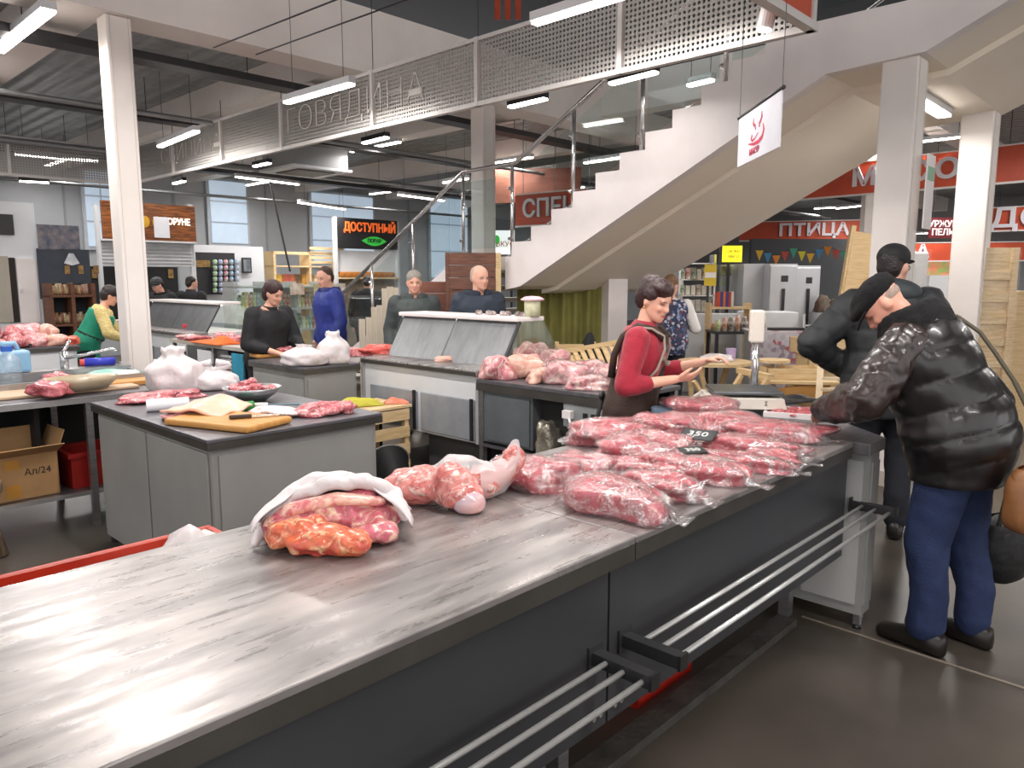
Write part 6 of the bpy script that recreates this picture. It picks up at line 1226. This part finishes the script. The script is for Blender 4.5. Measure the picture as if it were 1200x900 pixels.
# round wooden table with bags
c = P(838, 403, .78); t = thing('round_table', 'round pale wooden table with white bags beyond the saleswoman', 'table', (c.x*.8, c.y*.8, 0), 0); MB().lathe([(.01, .74), (.38, .74), (.38, .77), (.01, .77)], n=28).obj('top', WOODX, t)
for k in range(4): a = pi/4+k*pi/2; MB().bar((.3*cos(a), .3*sin(a), .74), (.2*cos(a+.8), .2*sin(a+.8), 0), .045).obj('leg', WOOD, t)
rt = Vector((c.x*.8, c.y*.8, .772)); tied_bag_l = lump_mesh(310, .34, .26, .1, rough=.3); tied_bag_l.obj('paper_bag', BAGW, None, rt+Vector((0, -.05, 0)), .3, smooth=True, label='crumpled white bag on the round wooden table', cat='bag')
MB().lathe([(.01, 0), (.045, 0), (.055, .12), (.01, .12)], n=12).obj('cup', mat('lilac', 'B9A8D0', .4), None, rt+Vector((.2, .1, 0)), label='lilac cup on the round wooden table', cat='cup')
# folding wooden chair (crossed legs)
t = thing('folding_table', 'pale folding wooden stand with crossed legs behind the scale', 'stand', at(862, 6.6), .25)
for y in (-.2, .2):
    MB().bar((-.26, y, 0), (.24, y, .78), .05, .03).obj('crossed_leg', WOOD, t); MB().bar((.26, y+.04, 0), (-.24, y+.04, .70), .05, .03).obj('crossed_leg', WOOD, t)
MB().bar((.24, -.24, .78), (.24, .28, .78), .06, .05).obj('rail', WOOD, t); MB().bar((-.24, -.24, .45), (.26, -.24, .45), .06, .03).obj('stretcher', WOOD, t); bx('seat_board', WOODX, t, -.25, .25, -.22, .26, .40, .43)
# grey cloth table
a, b = D(880, 388, 8.6), D(944, 388, 8.6); t = thing('cloth_table', 'table covered to the floor with a grey flowered cloth', 'table', (a.x, 8.6, 0), -.15); w = b.x-a.x+.1
GC = floral('grey_flower_cloth', 'A8A3A8', ['9C979C', '8A7A86', 'B0AAB0', 'A05A60'], 22); mb = MB(); mb.sheet(lambda s, q: (s*w, -.02+.03*sin(s*20)*(1-q), q*1.02), 40, 8); mb.obj('cloth_front', GC, t, smooth=True, solid=.004); bx('cloth_top', GC, t, 0, w, 0, .7, 1.0, 1.02)
bx('table_box', GREYCAB, t, .03, w-.03, .03, .68, 0, 1.0); bx('dark_board', BLACK, None, 0, .4, 0, .12, 0, .03, loc=(D(905, 385, 8.75).x, 8.8, 1.022), label='dark flat case on the grey flowered table', cat='case')
a, b = D(876, 382, 10.2), D(936, 366, 10.2); bx('white_chest', WHITECAB, None, a.x, b.x, 10.2, 10.7, 0, b.z, bevel=.01, label='low white chest freezer in front of the steel refrigerators', cat='freezer')
c = at(912, 6.9); t = thing('small_stool', 'small pale stool with a round top behind the scale post', 'stool', c, 0); MB().lathe([(.01, .86), (.14, .86), (.14, .885), (.01, .885)], n=18).obj('seat', WOODX, t); MB().tube([(0, 0, .02), (0, 0, .86)], .02, 10).obj('post', BRUSH, t); MB().lathe([(.01, 0), (.14, 0), (.13, .02), (.01, .02)], n=18).obj('base', IRON, t)
# wooden bench with trays
p0 = P(885, 446, .72); p1 = P(985, 448, .72); t = thing('wooden_bench', 'pale wooden bench carrying wooden trays beyond the counter', 'bench', (p0.x, p0.y, 0), math.atan2(p1.y-p0.y, p1.x-p0.x)); w = (p1-p0).length
for k in range(4): bx('top_plank', WOODX, t, 0, w, .1*k, .095+.1*k, .69, .72, bevel=.006)
for x in (.05, w-.05):
    for y in (.03, .37): bx('leg', WOOD, t, x-.03, x+.03, y-.025, y+.025, 0, .69)
bx('lower_plank', mat('tan_board', 'B98A4C', .6, c2='A6783C'), t, .1, w-.1, .05, .35, .42, .45); MB().box(.0, w, 0, .02, -.12, .0, Matrix.Translation((0, .03, .62)) @ Matrix.Rotation(radians(-8), 4, 'Y')).obj('brace', MATS['tan_board'], t); bx('side_board', WOOD, t, w*.55, w*.9, .3, .33, .05, .66)
def tray(label, loc, rz, L, Wd, h, group=None):
    t = thing('wooden_tray', label, 'tray', loc, rz, group); bx('base', WOODX, t, 0, L, 0, Wd, 0, .012)
    for a in ((0, L, 0, .015), (0, L, Wd-.015, Wd), (0, .015, 0, Wd), (L-.015, L, 0, Wd)): bx('side', WOODX, t, a[0], a[1], a[2], a[3], .012, h)
    return t
tray('shallow wooden tray of small cut slices on the pale bench', (p0.x+.12, p0.y+.06, .722), -.1, .5, .3, .1)
for k in range(10): bx('wood_slice', WOOD, None, -.045, .045, -.05, .05, 0, .05, loc=(p0.x+.2+.085*(k % 5), p0.y+.13+.12*(k//5), .735), rz=.3*k, bevel=.01, label='small pale wooden slice lying in the shallow tray', cat='slice', group='wooden slices in the shallow tray')
c = at(978, 7.2)
for k in range(5): tray(('lowest', 'second lowest', 'middle', 'second highest', 'highest')[k]+' tray in the stack of wooden trays', (c.x-.3+.04*(k % 2)+.05*(k > 2), 7.2, .30+.15*k), .08*(k % 3-1), .62-.06*(k > 2), .4, .145, 'stacked wooden trays')
bx('tray_box', WOODX, None, c.x-.3, c.x+.3, 7.22, 7.58, 0, .299, label='pale wooden box under the stack of trays', cat='box')
slat_panel('slat_crate', 'pale slatted crate panel beside the black puffer coat', (D(958, 490, 5.7), D(962, 425, 6.2), D(1000, 425, 6.2), D(990, 490, 5.7)), 5, mat('light_slat', 'D6C3A6', .6, c2='C9B492'), 'crate')
for k in range(6): lump_mesh(330+k, .14, .1, .08, 12, 8).obj('pale_vessel', mat('pale_pot', 'D8C8B0', .5), None, at(885+7*k, 6.2-.05*(k % 2))+Vector((0, 0, .5)), k, smooth=True, label='small pale wooden spoon end heaped behind the scale', cat='woodware', group='woodware heap behind the scale')
bx('woodware_box', WOODX, None, 0, .55, 0, .35, 0, .5, loc=at(880, 6.05), label='pale wooden box of woodware behind the scale', cat='box')
# panels and stacks behind the men
a = D(1002, 266, 8.2); b = D(1028, 330, 8.2); t = thing('leaning_board', 'tall pale wooden board leaning beside the white column', 'board', (a.x-.12, 8.2, 0), 0); MB().bar((0, 0, 0), (.34, .25, 2.12), .26, .05, up=(0, -1, 0)).obj('board', WOOD, t); MB().bar((-.12, .02, 0), (.22, .27, 2.2), .05, .06, up=(0, -1, 0)).obj('edge_strip', WOODX, t)
a, b = D(1050, 292, 6.9), D(1092, 292, 6.9); t = thing('wrapped_mattress', 'white panel stack wrapped in plastic behind the man in the cap', 'panel', (a.x, 6.9, 0), 0); mb = MB(); w = b.x-a.x
bx('stack', mat('panel_white', 'D9D6D2', .5, c2='C9C5C0', sc=5), t, 0, w, .03, .3, 0, a.z-.02, bevel=.02); mb.sheet(lambda s, q: (s*w, .0+.018*nz((s*4, q*14, s*6), 1, 5), q*a.z), 24, 60); mb.obj('plastic_wrap', WRAP, t, smooth=True)
a, b = D(1146, 290, 7.4), D(1193, 290, 7.4); t = thing('wooden_cabinet', 'pale wooden louvre door stack wrapped in film beside the far landing column', 'cabinet', (a.x, 7.4, 0), -.05); w = b.x-a.x
bx('body', WOODX, t, 0, w, .04, .5, 0, a.z); bx('stile', WOOD, t, -.01, .05, 0, .04, 0, a.z); bx('stile', WOOD, t, w-.05, w+.01, 0, .04, 0, a.z)
for k in range(8): z0 = .1+(a.z-.2)*k/8; bx('rail', WOODX, t, .05, w-.05, .01, .04, z0, z0+.09, bevel=.006)
mb = MB(); mb.sheet(lambda s, q: (-.02+s*(w+.04), -.02+.012*nz((s*4, q*10, s*6), 1, 8), q*a.z), 16, 40); mb.obj('plastic_wrap', WRAP, t, smooth=True)
bx('side_stack', WOOD, None, 0, .3, 0, .5, 0, 1.5, loc=(b.x+.06, 7.5, 0), label='narrow pale wooden stack beside the wrapped louvre doors', cat='stack')
a = D(1090, 318, 9.6); t = thing('white_appliance', 'white and grey appliance rack between the white columns', 'appliance', (a.x, 9.6, 0), 0); bx('body', WHITECAB, t, 0, .32, 0, .4, 0, a.z-.05)
for k in range(5): bx('grey_label', STEELG, t, .04+.14*(k % 2), .14+.14*(k % 2), -.01, 0, .9+.22*(k//2), 1.06+.22*(k//2))
bx('goods_top', mat('green_goods', '6A9A4A', .6, c2='D8685A', sc=14), t, 0, .7, .1, .3, a.z-.05, a.z+.12); bx('side_shelf', WHITECAB, t, .32, .75, .05, .4, 0, a.z-.05)
# hanging red sign bands
LETW = mat('sign_letters', 'D9D5DA', .4)
def band(label, A, B, z0, h_, text, size, frac, group=None, bold=.012, sx=1.0):
    d = B-A; L = Vector((d.x, d.y, 0)).length; t = thing('sign_band', label, 'sign', (A.x, A.y, z0), math.atan2(d.y, d.x)); bx('panel', ORANGE, t, 0, L, 0, .03, 0, h_); bx('rail', FR, t, 0, L, -.01, .04, -.03, 0); bx('rail', FR, t, 0, L, -.01, .04, h_, h_+.02)
    for x in (L*.1, L*.5, L*.9): MB().tube([(x, 0, h_), (x, 0, 4.14-z0)], .006, 5).obj('suspension_wire', IRON, t)
    for tx, fx in zip(text, frac): lettering(tx, size, LETW, t, (L*fx, -.03, h_*.5), depth=.03, bold=bold, sx=sx)
    return t
A_, B_ = P(925, 234, 3.0), P(1215, 210, 3.0)
def fr_(px): k = (px-600)/FPX*CP; d_ = B_-A_; return (k*A_.y-A_.x)/(d_.x-k*d_.y)
band('orange hanging sign band reading МЯСО beyond the stair landing', A_, B_, 3.0, .5, ['М', 'Я', 'С', 'О'], .40, [fr_(1006), fr_(1039), fr_(1068), fr_(1101)], sx=1.15)
band('orange hanging sign band reading ПТИЦА in the distance', D(866, 282, 20), D(1060, 279, 19), 2.62, .46, ['ПТИЦА'], .42, [.46], sx=1.15)
band('orange hanging sign band with grey letters beyond the wrapped louvre doors', D(1140, 290, 15), D(1260, 285, 14), 2.55, .42, ['ИДОВ'], .5, [.42], sx=1.2)
band('plain lower orange sign band behind the dumpling sign', D(1060, 296, 18), D(1280, 288, 17), 2.05, .4, ['А'], .4, [.1])
band('orange hanging sign band reading СПЕЦИИ seen through the stair railing', D(604, 262, 12.5), D(700, 255, 11.5), 2.48, .48, ['СПЕЦИИ'], .38, [.62], bold=.006)
bx('orange_wall_panel', mat('dull_orange', '8C5240', .6), None, 0, 1.9, 0, .05, 3.0, 3.6, loc=D(560, 215, 14.2)*Vector((1, 1, 0)), rz=-.2, label='large orange panel glimpsed above the spice sign', cat='panel')
a, b = D(1088, 279, 12.5), D(1128, 255, 12.5); t = thing('dumpling_sign', 'dark red sign with white letters between the white columns', 'sign', (a.x, 12.5, a.z), 0); bx('panel', mat('dark_red_sign', '6A1420', .5), t, 0, .8, 0, .03, 0, b.z-a.z)
for s, z_ in (('УРЖУМСКИЕ', .68), ('ПЕЛЬМЕНИ', .28)): lettering(s, .14, mat('pale_pink', 'F0DCD8', .5, em='F0DCD8', es=.3), t, (.42, -.006, (b.z-a.z)*z_), depth=.006, bold=.004, sx=.95)
for x in (.05, .75): MB().tube([(x, 0, b.z-a.z), (x, 0, 4.14-a.z)], .005, 5).obj('suspension_wire', IRON, t)
# grey stall wall and bunting
a, b = D(880, 312, 18), D(1010, 285, 18); bx('stall_wall', mat('stall_grey', '55575B', .7), None, a.x, b.x, 18, 18.2, 0, b.z+.1, label='dark grey stall wall behind the bunting', cat='stall')
a, b = D(890, 297, 15.5), D(1010, 290, 15.5); pts = [a.lerp(b, i/24)+Vector((0, 0, .06*cos(i*.8))) for i in range(25)]; t = thing('bunting', 'string of coloured paper flags hung across the far stalls', 'bunting', a, 0); MB().tube([p-a for p in pts], .006, 5).obj('string', IRON, t)
for i in range(12):
    p = pts[2*i]-a; c = ('E2B43A', '4A8AB8', 'D8842C', 'B8453A', '3F9A78', 'D8D03A')[i % 6]; MB().prism([(p.x-.08, p.z), (p.x+.08, p.z), (p.x, p.z-.2)], lambda x, y, q: (x, p.y+q, y), -.006, .006).obj('flag', mat('flag_'+c, c, .7), t)
c = at(968, 10.6); t = thing('greens_counter', 'pale counter with dark plants beside the refrigerators', 'counter', c, 0); bx('body', WHITECAB, t, 0, 1.2, 0, .6, 0, 1.14); bx('glass', GLASS, t, 0, 1.2, -.02, -.01, .7, 1.2)
for k in range(5): lump_mesh(350+k, .22, .2, .3, 14, 10, rough=.5, fine=.3).obj('potted_plant', mat('dark_leaf', '3A4430', .7, c2='6A4A44', sc=20), None, c+Vector((.1+.22*k, .3, 1.141)), k, smooth=True, label='dark leafy plant on the pale counter', cat='plant', group='plants on the pale counter')
t = thing('step_ladder', 'small grey step ladder leaning by the refrigerators', 'ladder', at(950, 9.9), .1)
for x in (0, .3): MB().bar((x, 0, 0), (x+.06, .25, 1.15), .03).obj('rail', STEELG, t)
for k in range(4): MB().bar((.02+.015*k, .05+.055*k, .25+.25*k), (.32+.015*k, .05+.055*k, .25+.25*k), .04, .02).obj('rung', STEELG, t)
# electrical conduit, white notice on the landing column
p = D(1073, 205, 5.7); t = thing('notice_board', 'white notice panel fixed on the landing column', 'notice', UV(6.36, 1.76, 2.0), RZ); bx('panel', WHITE, t, -.02, .18, -.03, -.02, .0, .55); bx('green_header', mat('green_notice', '8FB89A', .6), t, 0, .16, -.034, -.03, .36, .46)
# orange uprights high up beyond the opening
for i in range(3): q = D(583+12*i, 8, 13.5); bx('orange_banner', ORANGE, None, -.05, .05, 0, .05, -.2, 2.2, loc=(q.x, 13.5, q.z), label='orange vertical banner on the upper floor beyond the opening', cat='banner', group='orange banners on the upper floor')
# thin cables hung across the opening
for i, (x0, y0, x1, y1, Y0, Y1) in enumerate(((250, 56, 470, -30, 7.6, 4.5), (300, 64, 560, -30, 8, 4.5), (316, 212, 340, 318, 9.3, 9.0))):
    r_ = ray(x0, y0); a_ = Vector((0, 0, H))+r_*(6.69/(-r_.x*CU+r_.y*SU)) if i < 2 else D(x0, y0, Y0); MB().tube([a_, D(x1, y1, Y1)], .006 if i < 2 else .012, 6).obj('cable', BLACK, None, label=('upper thin black cable stretched across the opening', 'lower thin black cable stretched across the opening', 'black cord hanging down to the glass showcase')[i], cat='cable')
